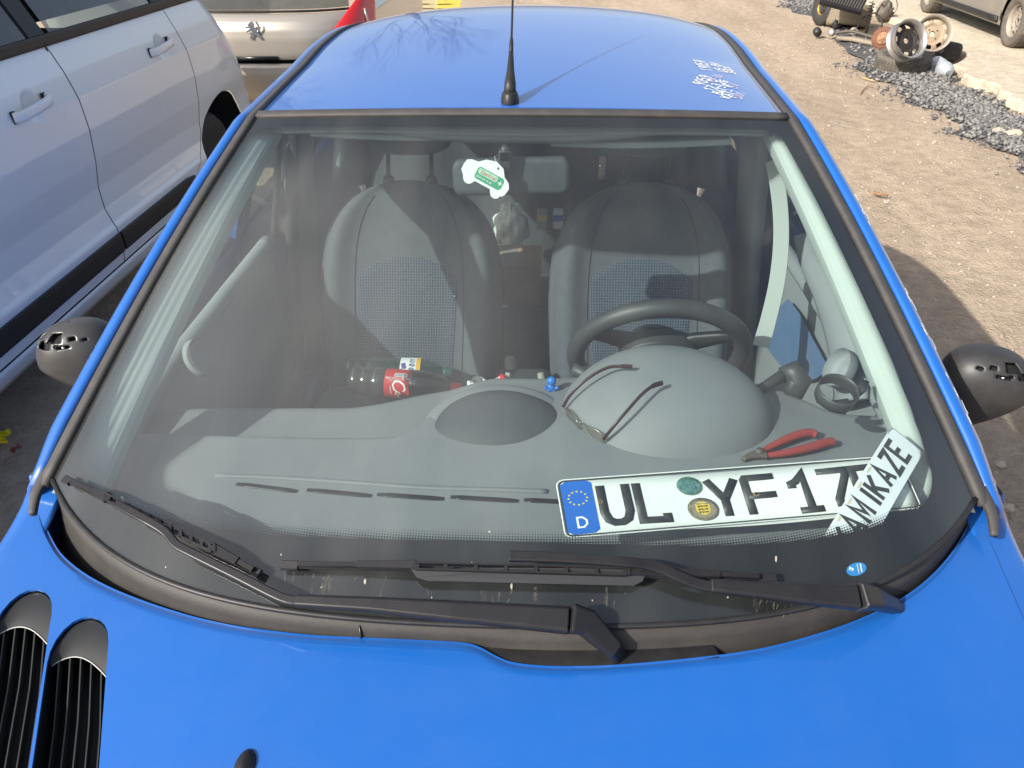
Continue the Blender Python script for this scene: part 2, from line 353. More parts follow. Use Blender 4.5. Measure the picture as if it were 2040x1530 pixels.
def ribbon(pts, wd, lift=0.0):
    """mitred flat ribbon of width wd along 2-D points"""
    pts = [Vector((p[0], p[1])) for p in pts]; closed = (pts[0]-pts[-1]).length < 1e-7
    if closed: pts = pts[:-1]
    n = len(pts); V = []; F = []
    for i in range(n):
        a = pts[(i-1) % n] if (closed or i) else None; b = pts[(i+1) % n] if (closed or i < n-1) else None
        d1 = (pts[i]-a).normalized() if a is not None else None; d2 = (b-pts[i]).normalized() if b is not None else None
        d1 = d1 if d1 is not None else d2; d2 = d2 if d2 is not None else d1
        n1 = Vector((-d1.y, d1.x)); n2 = Vector((-d2.y, d2.x)); m = (n1+n2)
        m = m.normalized() if m.length > 1e-4 else n1
        k = wd/2/max(.45, m.dot(n1)); V += [(pts[i].x+m.x*k, pts[i].y+m.y*k, lift), (pts[i].x-m.x*k, pts[i].y-m.y*k, lift)]
    for i in range(n if closed else n-1):
        j = (i+1) % n; F.append((2*i, 2*i+1, 2*j+1, 2*j))
    return V, F
def write(txt, x, y, h, wc, wd, gap=None, slant=0, jit=0, lift=0.0):
    """text as ribbons, each stroke lifted a hair so none lie in one plane"""
    gap = wd*1.3 if gap is None else gap; parts = []; k = 0
    for ch in txt:
        for st in FONT.get(ch, []):
            pts = [(x+px*wc+slant*py*h+rnd.uniform(-jit, jit), y+py*h+rnd.uniform(-jit, jit)) for px, py in st]
            if st[0] == st[-1]: pts[-1] = pts[0]
            parts.append(ribbon(pts, wd, lift+k*0.00007)); k = (k+1) % 3
        x += (wc*(.55 if ch in ' .I' else 1))+gap
    return join(*parts)
def flat(name, VF, mtx, mat, parent, thick=0, warp=None, local=False):
    V, F = VF; V = [mtx @ Vector(v) for v in V] if mtx is not None else [Vector(v) for v in V]
    if warp: V = [warp(v) for v in V]
    return obj(name, V, F, mat, parent, smooth=False, thick=thick, off=0, local=local)
# =================================================================== GROUND AND SETTING
def ground_mat(name, c1, c2, c3, rough=0.95):
    m = bpy.data.materials.new(name); m.use_nodes = True; nt = m.node_tree; N = nt.nodes; L = nt.links
    b = N['Principled BSDF']; b.inputs['Roughness'].default_value = rough; b.inputs['Specular IOR Level'].default_value = 0.25
    tc = N.new('ShaderNodeTexCoord')
    def noise(s, d=6, r=.6, vec=None):
        n = N.new('ShaderNodeTexNoise'); n.inputs['Scale'].default_value = s; n.inputs['Detail'].default_value = d; n.inputs['Roughness'].default_value = r
        L.new(vec or tc.outputs['Object'], n.inputs['Vector']); return n
    mp = N.new('ShaderNodeMapping'); mp.inputs['Rotation'].default_value = (0, 0, R(12)); mp.inputs['Scale'].default_value = (1.0, 0.28, 1)
    L.new(tc.outputs['Object'], mp.inputs[0])
    a = noise(1.1, 7, .65, mp.outputs[0]); f = noise(48, 8, .75); g = noise(9, 6, .7)
    r = N.new('ShaderNodeValToRGB'); e = r.color_ramp.elements; e[0].position = .36; e[0].color = (*c1, 1); e[1].position = .64; e[1].color = (*c2, 1)
    L.new(a.outputs['Fac'], r.inputs[0])
    r2 = N.new('ShaderNodeValToRGB'); e = r2.color_ramp.elements; e[0].position = .40; e[0].color = (*c3, 1); e[1].position = .62; e[1].color = (1, 1, 1, 1)
    L.new(f.outputs['Fac'], r2.inputs[0])
    mx = N.new('ShaderNodeMix'); mx.data_type = 'RGBA'; mx.blend_type = 'MULTIPLY'; mx.inputs['Factor'].default_value = .8
    L.new(r.outputs[0], mx.inputs['A']); L.new(r2.outputs[0], mx.inputs['B'])
    r3 = N.new('ShaderNodeMapRange'); r3.inputs['From Min'].default_value = .35; r3.inputs['From Max'].default_value = .7; r3.inputs['To Min'].default_value = .78; r3.inputs['To Max'].default_value = 1.12
    L.new(g.outputs['Fac'], r3.inputs['Value'])
    m3 = N.new('ShaderNodeMix'); m3.data_type = 'RGBA'; m3.blend_type = 'MULTIPLY'; m3.inputs['Factor'].default_value = 1
    L.new(mx.outputs['Result'], m3.inputs['A']); L.new(r3.outputs[0], m3.inputs['B']); L.new(m3.outputs['Result'], b.inputs['Base Color'])
    vo = N.new('ShaderNodeTexVoronoi'); vo.inputs['Scale'].default_value = 60; L.new(tc.outputs['Object'], vo.inputs['Vector'])
    ad = N.new('ShaderNodeMath'); ad.operation = 'MULTIPLY_ADD'; ad.inputs[1].default_value = -.5; L.new(vo.outputs['Distance'], ad.inputs[0]); L.new(f.outputs['Fac'], ad.inputs[2])
    a2 = N.new('ShaderNodeMath'); a2.operation = 'MULTIPLY_ADD'; a2.inputs[1].default_value = 2.5; L.new(g.outputs['Fac'], a2.inputs[0]); L.new(ad.outputs[0], a2.inputs[2])
    bp = N.new('ShaderNodeBump'); bp.inputs['Distance'].default_value = .012; L.new(a2.outputs[0], bp.inputs['Height']); L.new(bp.outputs[0], b.inputs['Normal'])
    return m
dirtm = ground_mat('dirt_track', (0.44, 0.345, 0.25), (0.58, 0.465, 0.345), (0.82, 0.79, 0.76))
slabm = ground_mat('concrete_slab', (0.62, 0.53, 0.41), (0.76, 0.67, 0.53), (0.86, 0.82, 0.76))
gravm = ground_mat('grey_gravel_bed', (0.11, 0.11, 0.115), (0.17, 0.165, 0.16), (0.5, 0.5, 0.5))

def gz(x, y):
    return 0.012*math.sin(x*1.9+y*.35)+0.008*math.sin(y*1.3-x*.7)+0.01*math.exp(-((x-3.0-0.05*y)/.22)**2)-0.012
V, F = grid(lambda u, v: (-60+125*(u if False else u), -20+140*v*v, 0), 10, 10)
obj('ground', [(-90, -40, -.035), (110, -40, -.035), (110, 190, -.035), (-90, 190, -.035)], [(0, 1, 2, 3)], dirtm)['kind'] = 'structure'
def gfn(u, v):
    x = -6+20*u; y = -3+23*v*(.45+.55*v); e = min(u, 1-u, v, 1-v)*25
    return (x, y, gz(x, y)*min(1, e)-(.034 if e < .01 else 0))
V, F = grid(gfn, 160, 150)
obj('dirt_track', V, F, dirtm)['kind'] = 'structure'

def plan(px, py, z=0.0):
    p = at_z(px, py, z); return Vector((p.x, p.y))
# concrete slab beside the track, its near edge broken
edge = [plan(*q, .09) for q in [(1700, -60), (1722, -10), (1745, 25), (1800, 40), (1850, 62), (1895, 88), (1925, 108), (1905, 128), (1935, 150), (1985, 165), (2010, 190), (2060, 205), (2160, 260), (2300, 330), (2600, 480)]]
e2 = []
for i in range(len(edge)-1):
    for k in range(5):
        p = edge[i].lerp(edge[i+1], k/5); e2.append((p.x+rnd.uniform(-.05, .05), p.y+rnd.uniform(-.05, .05)))
poly = e2+[(40, e2[-1][1]-6), (40, 60), (e2[0][0]+8, 60)]
V, F = prism(poly, -.06, .085); obj('concrete_slab', V, F, slabm, smooth=False, bevel=.025)['kind'] = 'structure'
# gravel bed: a low sheet with a ragged outline
cl = [plan(*q) for q in [(1560, -55), (1600, 5), (1640, 30), (1700, 75), (1762, 118), (1830, 160), (1900, 200), (1990, 250), (2080, 300), (2200, 370)]]
def bedpt(t, s):
    f_ = t*(len(cl)-1); i = min(int(f_), len(cl)-2); p = cl[i].lerp(cl[i+1], f_-i); d = (cl[i+1]-cl[i]).normalized(); n = Vector((-d.y, d.x))
    return p+n*s
def bw(t): return (.50-.16*t)*(1-.62*math.exp(-((t-.30)/.11)**2))*(1+.25*math.sin(t*40)+.15*math.sin(t*93+1))
V, F = grid(lambda u, v: (*bedpt(v, (u-.5)*2*bw(v)), .012+.03*(1-(2*u-1)**2)-.02), 8, 90)
obj('gravel_bed', V, F, gravm)['kind'] = 'structure'

# loose stones, one joined mesh each (nobody could count them)
ico = bmesh.new(); bmesh.ops.create_icosphere(ico, subdivisions=1, radius=1); IV = np.array([v.co[:] for v in ico.verts]); IF = np.array([[v.index for v in f.verts] for f in ico.faces]); ico.free()
def rocks(name, P, S, mat, flatz=.6):
    n = len(P); P = np.array(P, float); S = np.array(S, float)
    nv = len(IV); jit = 1+rng.uniform(-.38, .38, (n, nv, 1)); st = rng.uniform(.55, 1.3, (n, 1, 3)); st[:, :, 2] *= flatz
    A = rng.uniform(0, 2*np.pi, n); c, s = np.cos(A), np.sin(A)
    Q = IV[None]*jit*st*S[:, None, None]
    X = Q[..., 0]*c[:, None]-Q[..., 1]*s[:, None]; Y = Q[..., 0]*s[:, None]+Q[..., 1]*c[:, None]
    Q = np.stack([X, Y, Q[..., 2]], -1)+P[:, None, :]
    Fs = (IF[None]+(np.arange(n)*nv)[:, None, None]).reshape(-1, 3)
    me = bpy.data.meshes.new(name); me.vertices.add(n*nv); me.vertices.foreach_set('co', Q.ravel().astype(np.float32))
    me.loops.add(Fs.size); me.loops.foreach_set('vertex_index', Fs.ravel().astype(np.int32))
    me.polygons.add(len(Fs)); me.polygons.foreach_set('loop_start', np.arange(0, Fs.size, 3, dtype=np.int32)); me.update(calc_edges=True)
    me.materials.append(mat); o = bpy.data.objects.new(name, me); COL.objects.link(o); return o
def stone_mat(name, a, b_):
    m = bpy.data.materials.new(name); m.use_nodes = True; nt = m.node_tree; N = nt.nodes; L = nt.links
    g = N.new('ShaderNodeNewGeometry'); r = N.new('ShaderNodeValToRGB'); r.color_ramp.elements[0].color = (*a, 1); r.color_ramp.elements[1].color = (*b_, 1)
    L.new(g.outputs['Random Per Island'], r.inputs[0]); L.new(r.outputs[0], N['Principled BSDF'].inputs['Base Color']); N['Principled BSDF'].inputs['Roughness'].default_value = .9
    return m
st_d = stone_mat('track_stones', (0.27, 0.22, 0.17), (0.46, 0.385, 0.30)); st_g = stone_mat('basalt_chips', (0.075, 0.075, 0.075), (0.27, 0.255, 0.235))
P = []; S = []
for i in range(10000):
    y = .3+13*rnd.random()**1.5; x = .9+(1.0+y*.55)*rnd.random()+.05*y
    s = rnd.choice([.002, .003, .003, .004, .005, .008]) * (1+.10*y)
    if rnd.random() < .02: s *= 1.9
    P.append((x, y, gz(x, y)+s*.15)); S.append(s)
for i in range(1500):
    y = .2+4*rnd.random(); x = -.95-rnd.random()*.9; s = rnd.choice([.004, .006, .009]); P.append((x, y, gz(x, y)+s*.2)); S.append(s)
o = rocks('loose_stones', P, S, st_d); tag(o, 'small pale and brown stones scattered over the dirt track', 'stones', kind='stuff')
P = []; S = []
for i in range(10000):
    t = rnd.random()**.8
    if .16 < t < .44 and rnd.random() < .86: continue
    sd_ = rnd.gauss(0, .52); p = bedpt(t, sd_*bw(t)); s = rnd.choice([.010, .014, .018, .024])*(.8+.5*(1-t))
    P.append((p.x, p.y, .012+.03*max(0, 1-abs(sd_))*rnd.random())); S.append(s)
o = rocks('basalt_gravel', P, S, st_g, .75); tag(o, 'dark grey broken basalt gravel in a strip along the track', 'gravel', kind='stuff')

# =================================================================== BLUE CAR
CAR = thing('blue_car', 'blue hatchback in the foreground with coverless mirrors and two number plates behind its windscreen', 'car', (0, 1.65, 0))
def C(name, VF, mat, parent=None, **k): return obj(name, VF[0], VF[1], mat, parent or CAR, **k)
lerp = lambda a, b, t: a+(b-a)*t
W0, W1 = .735, .588
def G(u, v):
    s = u*u
    return Vector((u*lerp(W0, W1, v), lerp(.674+.256*(.25*s+.75*s*s), 1.665+.075*s, v), lerp(.985+.015*s, 1.400-.025*s, v)+.10*v*(1-v)*(1-.3*s)))
def Gn(u, v):
    e = .003; a = G(u+e, v)-G(u-e, v); b = G(u, v+e)-G(u, v-e); return a.cross(b).normalized()
def on_glass(px, py, off=0.0):
    """point where the photo ray meets the windscreen surface lifted by off"""
    u, v = (px-1020)/900, (1200-py)/1000
    for _ in range(12):
        f = lambda a, b: proj(G(a, b)+Gn(a, b)*off)
        q = f(u, v); qu = f(u+.004, v); qv = f(u, v+.004)
        J = np.array([[(qu[0]-q[0])/.004, (qv[0]-q[0])/.004], [(qu[1]-q[1])/.004, (qv[1]-q[1])/.004]])
        try: d = np.linalg.solve(J, [px-q[0], py-q[1]])
        except Exception: break
        u += float(np.clip(d[0], -.3, .3)); v += float(np.clip(d[1], -.3, .3))
    return G(u, v)+Gn(u, v)*off, u, v

# windscreen, with the black ceramic border on its inner face
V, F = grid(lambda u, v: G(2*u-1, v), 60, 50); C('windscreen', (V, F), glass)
LEN = 1.10
def clear_sdf(u, v):
    """metres outside the clear rounded opening (negative inside)"""
    s = v*LEN; x = abs(u)*lerp(W0, W1, v); hw = lerp(W0, W1, v)-((.036+.045*math.exp(-s/.13)) if u > 0 else (.006+.032*math.exp(-s/.10)))
    lo = .110-.066*u*u; hi = LEN-.047
    rad = lerp(.045, .05, min(1, max(0, v))); dx = x-(hw-rad); dy = max(lo+rad-s, s-(hi-rad))
    return math.hypot(max(dx, 0), max(dy, 0))+min(max(dx, dy), 0)-rad
nu, nv = 220, 200
V = []; F = []; sd_ = []
for j in range(nv+1):
    for i in range(nu+1):
        u = 2*i/nu-1; v = j/nv; V.append(G(u, v)-Gn(u, v)*.0025); sd_.append(clear_sdf(u, v))
for j in range(nv):
    for i in range(nu):
        q = (j*(nu+1)+i, j*(nu+1)+i+1, (j+1)*(nu+1)+i+1, (j+1)*(nu+1)+i)
        if max(sd_[k] for k in q) > -.028: F.append(q)
def frit_mat():
    m = bpy.data.materials.new('ceramic_frit'); m.use_nodes = True; nt = m.node_tree; N = nt.nodes; L = nt.links
    b = N['Principled BSDF']; b.inputs['Base Color'].default_value = (.010, .011, .013, 1); b.inputs['Roughness'].default_value = .6; b.inputs['Specular IOR Level'].default_value = .1
    at = N.new('ShaderNodeAttribute'); at.attribute_name = 'edge'; uvn = N.new('ShaderNodeTexCoord')
    sp = N.new('ShaderNodeSeparateXYZ'); L.new(uvn.outputs['UV'], sp.inputs[0])
    def mth(op, a, b_=None):
        n = N.new('ShaderNodeMath'); n.operation = op
        for k, v_ in ((0, a), (1, b_)):
            if v_ is None: continue
            if isinstance(v_, (int, float)): n.inputs[k].default_value = v_
            else: L.new(v_, n.inputs[k])
        return n.outputs[0]
    k = 2*math.pi/.0052
    d = mth('MULTIPLY', mth('COSINE', mth('MULTIPLY', mth('ADD', sp.outputs[0], sp.outputs[1]), k*.7071)), mth('COSINE', mth('MULTIPLY', mth('SUBTRACT', sp.outputs[0], sp.outputs[1]), k*.7071)))
    # dots grow towards the solid band
    grow = N.new('ShaderNodeMapRange'); grow.inputs['From Min'].default_value = -.017; grow.inputs['From Max'].default_value = .001; grow.inputs['To Min'].default_value = .95; grow.inputs['To Max'].default_value = -.35
    L.new(at.outputs['Fac'], grow.inputs['Value'])
    dots = mth('GREATER_THAN', d, grow.outputs[0]); dots = mth('MULTIPLY', dots, mth('GREATER_THAN', at.outputs['Fac'], -.016))
    solid = mth('GREATER_THAN', at.outputs['Fac'], 0.0)
    L.new(mth('MAXIMUM', dots, solid), b.inputs['Alpha']); return m
fo = C('ceramic_border', (V, F), frit_mat(), uv=[(2*(k % (nu+1))/nu*.66, (k//(nu+1))/nv*LEN) for k in range(len(V))])
at = fo.data.attributes.new('edge', 'FLOAT', 'POINT'); at.data.foreach_set('value', sd_)

# ---- side path: windscreen corner -> roof rail
def RX(t): return lerp(.588, .615, min(1, t*2)) if t < .5 else .615-.07*((t-.5)*2)**3
def RY(t): return lerp(1.74, 3.32, t)
def RZc(t): return 1.405+.055*math.sin(math.pi*min(1, t*1.02)*.62)-.075*max(0, t-.62)**2*4
def roof_z(u, t): return RZc(t)-(.03+.008*min(1, t*3))*u*u-.012*min(1, t*3)*abs(u)**8
def roof_fn(u, t):
    y = lerp(1.672+.075*u*u, 3.34-.14*abs(u)**3.5, t); return Vector((u*RX(t), y, roof_z(u, t)))
V, F = grid(lambda a, b: roof_fn(2*a-1, b), 60, 60); C('roof', (V, F), blue, thick=.004)
C('top_windscreen_moulding', tube([G(u, 1)+Vector((0, .004, .002)) for u in np.linspace(-1, 1, 40)], [(.011, .0045)]*40, sect=RRECT, upv=(0, -.4, 1)), rubber)
def rail(t):
    """0..1 windscreen corner up to roof corner, 1..2 along the roof edge"""
    s = -1
    if t <= 1:
        p = G(1, t); return Vector((p.x, p.y, p.z))
    q = roof_fn(1, t-1); return Vector((q.x, q.y, q.z+.0))
for s in (1, -1):
    ts = list(np.linspace(-.015, 1, 26))+list(np.linspace(1.03, 2.0, 30))
    def path(dx, dz, dy=0): return [Vector((s*(rail(t).x+dx), rail(t).y+dy, rail(t).z+dz)) for t in ts]
    C('rail_moulding', tube(path(.012, -.001), [(.0125, .006)]*len(ts), sect=[(-1, -1), (-.9, .5), (-.5, 1), (.5, 1), (.9, .5), (1, -1)], upv=(s*.35, -.35, .87)), rubber)
    # painted pillar and cant rail: a rounded skin falling away outwards
    prof = [(.024, -.004), (.034, .001), (.045, -.001), (.056, -.010), (.064, -.024), (.068, -.045), (.066, -.062)]
    V = []; m = len(prof)
    for t in ts:
        r = rail(t)
        k = 1.0 if t > .1 else .75+.25*max(0, (t+.015)/.115)
        for a, b in prof: V.append(Vector((s*(r.x+a*k), r.y+(.012 if t < 1 else 0)*(-b*20+.2)*.5, r.z+b)))
    F = [(i*m+k, i*m+k+1, (i+1)*m+k+1, (i+1)*m+k) for i in range(len(ts)-1) for k in range(m-1)]
    if s < 0: F = [f[::-1] for f in F]
    C('roof_pillar', (V, F), blue, thick=.012, off=-1)
    # worn bare streaks on the pillar edge
# ---- hood: rear edge traced as it lies above the scuttle
HZ = lambda x, y: .952+.13*(y-.64)-.030*(x/.7)**2-.05*max(0, .45-y)**1.5
redge = [(78, 992), (88, 1035), (105, 1075), (130, 1110), (180, 1148), (250, 1182), (340, 1214), (430, 1238), (520, 1253), (620, 1264), (720, 1269), (830, 1274), (920, 1279), (955, 1288), (985, 1304), (1020, 1318), (1080, 1325), (1160, 1326), (1250, 1322), (1380, 1310), (1500, 1294), (1600, 1270), (1700, 1237), (1790, 1194), (1850, 1150), (1895, 1100), (1925, 1050), (1938, 1010)]
def on_hood(px, py):
    z = .95
    for _ in range(8):
        p = at_z(px, py, z); z = HZ(p.x, p.y)
    return at_z(px, py, z)
hp = smoothpath([on_hood(*q) for q in redge], 4)
gapx = lambda y, s: s*(.725-.10*(.92-y)**1.2 if y < .92 else .725)
def hood_fn(a, b):
    k = a*(len(hp)-1); i = min(int(k), len(hp)-2); p = hp[i].lerp(hp[i+1], k-i)
    yf = -.28+.12*abs(2*a-1)**2; y = lerp(p.y, yf, b)
    x = lerp(p.x, p.x*.86, b) if b > 0 else p.x
    z = HZ(x, y)+(-.10*max(0, -.05-y)**1.4)
    return (x, y, z-(.004 if b < .012 else 0))
NB = 60
V, F = grid(lambda a, b: hood_fn(a, b**1.3), len(hp)-1, NB)
hood = C('hood', (V, F), blue, thick=.004)
# two long louvred openings cut through the bonnet
def slot(p0, p1, wd, n=10):
    d = (p1-p0).normalized(); q = Vector((-d.y, d.x)); pts = []
    for k in range(n+1):
        a = -math.pi/2+math.pi*k/n; pts.append(p0-d*wd*.75*math.cos(a)+q*wd/2*math.sin(a)*-1)
    for k in range(n+1):
        a = math.pi/2-math.pi*k/n; pts.append(p1+d*wd*.5*math.cos(a)+q*wd/2*math.sin(a)*-1)
    return pts, d, q
vents = []
for (ptop, pbot) in (((157, 1305), (131, 1545)), ((46, 1245), (-8, 1540))):
    a = on_hood(*ptop); b = on_hood(*pbot); a2 = Vector((a.x, a.y)); b2 = Vector((b.x, b.y)); d = (b2-a2).normalized()
    vents.append((a2, a2+d*.31))
for p0, p1 in vents:
    for wd, nm in ((.078, 'cutter'),):
        pts, d, q = slot(p0, p1, wd)
        V, F = prism([(p.x, p.y) for p in pts], .75, 1.1)
        me = bpy.data.meshes.new('cutter'); me.from_pydata([tuple(v-Vector((0, 1.65, 0))) for v in V], [], F); me.validate()
        bm = bmesh.new(); bm.from_mesh(me); bmesh.ops.recalc_face_normals(bm, faces=bm.faces); bm.to_mesh(me); bm.free()
        co = bpy.data.objects.new('cutter', me); COL.objects.link(co); co.parent = CAR
        md = hood.modifiers.new('cut', 'BOOLEAN'); md.operation = 'DIFFERENCE'; md.object = co; md.solver = 'EXACT'
bpy.context.view_layer.update()
dg = bpy.context.evaluated_depsgraph_get(); dg.update()
nm = bpy.data.meshes.new_from_object(hood.evaluated_get(dg)); hood.modifiers.clear(); hood.data = nm
nm.set_sharp_from_angle(angle=R(35))
for o in [o for o in bpy.data.objects if o.name.startswith('cutter')]: bpy.data.objects.remove(o)
finm = M('grey_fin_plastic', (0.035, 0.038, 0.036), .45)
for p0, p1 in vents:
    pts, d, q = slot(p0, p1, .080)
    hz = lambda p, dz=0: Vector((p.x, p.y, HZ(p.x, p.y)+dz))
    L_ = (p1-p0).length
    # tray wall and dark floor
    V = [hz(p, -.002) for p in pts]+[hz(p, -.06) for p in pts]; n = len(pts)
    F = [(i, (i+1) % n, n+(i+1) % n, n+i) for i in range(n)]+[tuple(range(n, 2*n))]
    g_ = C('hood_vent', (V, F), M('vent_black', (.006, .006, .007), .6), smooth=False)
    # closed cap at the top end, ending in a scooped curve
    pc = []
    for k in range(13):
        a = -math.pi/2+math.pi*k/12; pc.append(p0-d*.078*.72*math.cos(a)-q*.038*math.sin(a))
    def edgecurve(t): # t -1..1 across; scoop falls towards the car centre
        return p0+q*(-.038*t)*-1*-1+d*(.005+.030*(t+1)/2*1.0-.0*t)
    V = []; F = []; nn = 16
    sgn = 1
    for j in range(7):
        for i in range(nn+1):
            t = -1+2*i/nn; a = t*math.pi/2
            top = p0-d*.078*.72*math.cos(a)-q*.038*math.sin(a)
            # scoop: arch over the louvres
            bt = p0-q*.038*t+d*(-.004+.050*((1-t)/2)**1.5-.016*math.cos(a))
            f_ = j/6; p = top.lerp(bt, f_); V.append(hz(p, -.0020-.0075*f_*f_))
    for j in range(6):
        for i in range(nn): F.append((j*(nn+1)+i, j*(nn+1)+i+1, (j+1)*(nn+1)+i+1, (j+1)*(nn+1)+i))
    obj('vent_cap', V, F, M('matte_black_cap', (.010, .011, .012), .5), g_)
    rim = [V[6*(nn+1)+i]+Vector((0, 0, .001)) for i in range(nn+1)]
    rv, rf = tube(rim, .0008, 6); obj('vent_lip', rv, rf, M('pale_edge', (.45, .46, .42), .4), g_)
    for k in range(5):
        t = -.76+k*.38 if k < 5 else 0
        i0 = int(round((t+1)/2*nn)); st = V[6*(nn+1)+i0]
        path_ = []
        for j in range(24):
            f_ = j/23; lat = -.038*t*1.0
            p = Vector((st.x, st.y)).lerp(p0+q*lat+d*(L_+.02), f_)
            path_.append(hz(p, -.015-.012*min(1, f_*4)))
        fv, ff = tube(path_, [(.0008, .007)]*24, sect=RECT, upv=(0, 0, 1)); obj('fin', fv, ff, finm, g_, smooth=False)
# washer nozzles
for px in (492,):
    p = on_hood(px, 1521)
    V, F = grid(lambda a, b: (p.x+.014*(1-.25*b)*math.cos(2*math.pi*a)*math.cos(b*math.pi/2*.98), p.y-.004+(.020+.004*b)*math.sin(2*math.pi*a)*math.cos(b*math.pi/2*.98), p.z+.014*math.sin(b*math.pi/2)), 18, 6, closeu=True)
    C('washer_nozzle', (V, F), blk2)

# ---- scuttle (cowl) between glass and bonnet
hpx = np.array([p.x for p in hp]); hpy = np.array([p.y for p in hp]); hpz = np.array([p.z for p in hp])
def cowl_fn(u, v):
    uu = 2*u-1; g = G(uu, -.002); x = g.x*lerp(1, .995, v); o_ = np.argsort(hpx)
    y1 = float(np.interp(x, hpx[o_], hpy[o_]))-.02; z1 = float(np.interp(x, hpx[o_], hpz[o_]))-.035
    y1 = min(y1, g.y-.003)
    return Vector((x, lerp(g.y, y1, v), lerp(g.z-.008, z1-.010, v**.6)-.014*math.sin(v*math.pi)*(.4+2*abs(uu)**3)))
V, F = grid(cowl_fn, 80, 10); C('scuttle_panel', (V, F), cowlm, thick=.002)
C('scuttle_seal', tube([G(u, .002)+Vector((0, -.006, -.002)) for u in np.linspace(-1, 1, 60)], [(.0035, .003)]*60, sect=RRECT, upv=(0, -.4, 1)), blk)
# joint in the scuttle, wiper motor cover under the bonnet notch
a = Vector(cowl_fn(.375, .02)); b = Vector(cowl_fn(.375, .6))
C('scuttle_joint', tube([a+Vector((0, -.002, .002)), a.lerp(b, .5)+Vector((.001, -.002, .002)), b+Vector((0, -.002, .002))], .0016, 5), ink)
nc = [at_z(*q, .950) for q in [(925, 1268), (1000, 1262), (1130, 1268), (1300, 1278), (1420, 1272), (1450, 1330), (1250, 1365), (1000, 1360)]]
C('wiper_spindle_tray', prism([(p.x, p.y) for p in nc], .935, .949), blk, bevel=.004)
# rubber feet where the screen mouldings end
for s in (1, -1):
    C('moulding_foot', tube(smoothpath([Vector((s*(.735+.012), .945, 1.004)), Vector((s*.752, .905, .990)), Vector((s*.744, .870, .974))], 5), [(.011-.0006*i, .005) for i in range(11)], sect=RRECT, upv=(0, -.3, 1)), rubber)

# ---- wings (front fenders)
for s in (1, -1):
    def fend(a, b):
        y = lerp(1.04, -.15, a)
        xin = abs(gapx(min(y, .92), s))+.004 if y < .92 else lerp(.729, .790, (lambda q: q*q*(3-2*q))(min(1, (y-.92)/.12)))
        xo = .835-.02*max(0, .2-y)
        z0 = HZ(xin, min(y, .95))-.002+.022*(lambda q: q*q*(3-2*q))(max(0, min(1, (y-.86)/.16)))
        t = b
        x = lerp(xin, xo, math.sin(min(1, t*1.6)*math.pi/2)); z = z0-(.018*t*2+.62*max(0, t-.25)**1.35)
        return (s*x, y, z)
    V, F = grid(fend, 40, 30)
    if s > 0: F = [f[::-1] for f in F]
    C('front_wing', (V, F), blue, thick=.004, off=-1)
    C('engine_bay_wall', box((s*.70, .3, .6), (.02, 1.15, .55)), dark)
C('engine_bay_floor', box((0, .25, .35), (1.4, 1.1, .02)), dark)
C('front_bumper', grid(lambda a, b: ((2*a-1)*.82, -.26+.30*abs(2*a-1)**3-.05*math.sin(b*3), .25+.60*b), 30, 8), blue, thick=.01)

# ---- doors and sides
def belt(y): return Vector((.80+.02*math.sin(min(1, max(0, (y-1)/2.2))*math.pi), y, .955+.03*(y-.95)/2.4))
def toprail(y):
    # z,x of the rail at this y
    if y < 1.74:
        v = (y-.93)/(1.74-.93); r = rail(max(0, v)); return Vector((r.x+.062, y, r.z-.055))
    t = (y-1.74)/(3.2-1.74); r = rail(1+min(1, t)); return Vector((r.x+.064, y, r.z-.058))
def side_pt(s, y, q):
    b = belt(y); t = toprail(y)
    if q >= 0: return Vector((s*(lerp(b.x, t.x, q)+.012*math.sin(q*math.pi)), y, lerp(b.z, t.z, q)))
    z = b.z+q*.70; return Vector((s*(b.x+.028*math.sin(min(1, -q*1.4)*math.pi)-.02*max(0, -q-.5)), y, z))
for s in (1, -1):
    for (ya, yb, nm) in ((.98, 2.06, 'front_door'), (2.068, 2.86, 'rear_door'), (2.868, 3.62, 'rear_quarter')):
        V, F = grid(lambda a, b: side_pt(s, lerp(ya, yb, a), -b), 24, 16)
        if s < 0: F = [f[::-1] for f in F]
        d_ = C(nm, (V, F), blue, thick=.02, off=-1)
        if nm != 'rear_quarter':
            V, F = grid(lambda a, b: side_pt(s, lerp(ya+.01, yb-.03, a), .02+b*.96)-Vector((s*.012, 0, 0)), 16, 8)
            obj('door_window', V, F, sglass, d_)
            V, F = tube([side_pt(s, y, .0)+Vector((s*.004, 0, .004)) for y in np.linspace(ya, yb, 16)], [(.010, .006)]*16, sect=RECT); obj('belt_moulding', V, F, blk, d_)
            for yy in ((yb-.035,) if nm == 'front_door' else (ya+.02, yb-.02)):
                V, F = tube([side_pt(s, yy, q) for q in np.linspace(-.02, 1.0, 10)], [(.026, .008)]*10, sect=RECT, upv=(s, 0, 0)); obj('window_frame', V, F, blue if nm == 'front_door' else blk, d_, smooth=False)
        else:
            V, F = grid(lambda a, b: side_pt(s, lerp(ya, 3.36-.0*b, a), b), 10, 8); obj('rear_pillar', V, F, blue, d_, thick=.03)
    C('sill', box((s*.78, 2.0, .24), (.08, 3.0, .12)), blue, bevel=.01)
    for yy in (.42, 2.87):
        w_ = lathe([(.0, -.08), (.17, -.08), (.19, -.06), (.275, -.08), (.29, -.06), (.29, .06), (.275, .08), (.19, .06), (.17, .05), (0, .03)], 28, Matrix.Translation((s*.74, yy, .29)) @ Matrix.Rotation(R(90)*s, 4, 'Y'))
        C('wheel', w_, tyre_d)
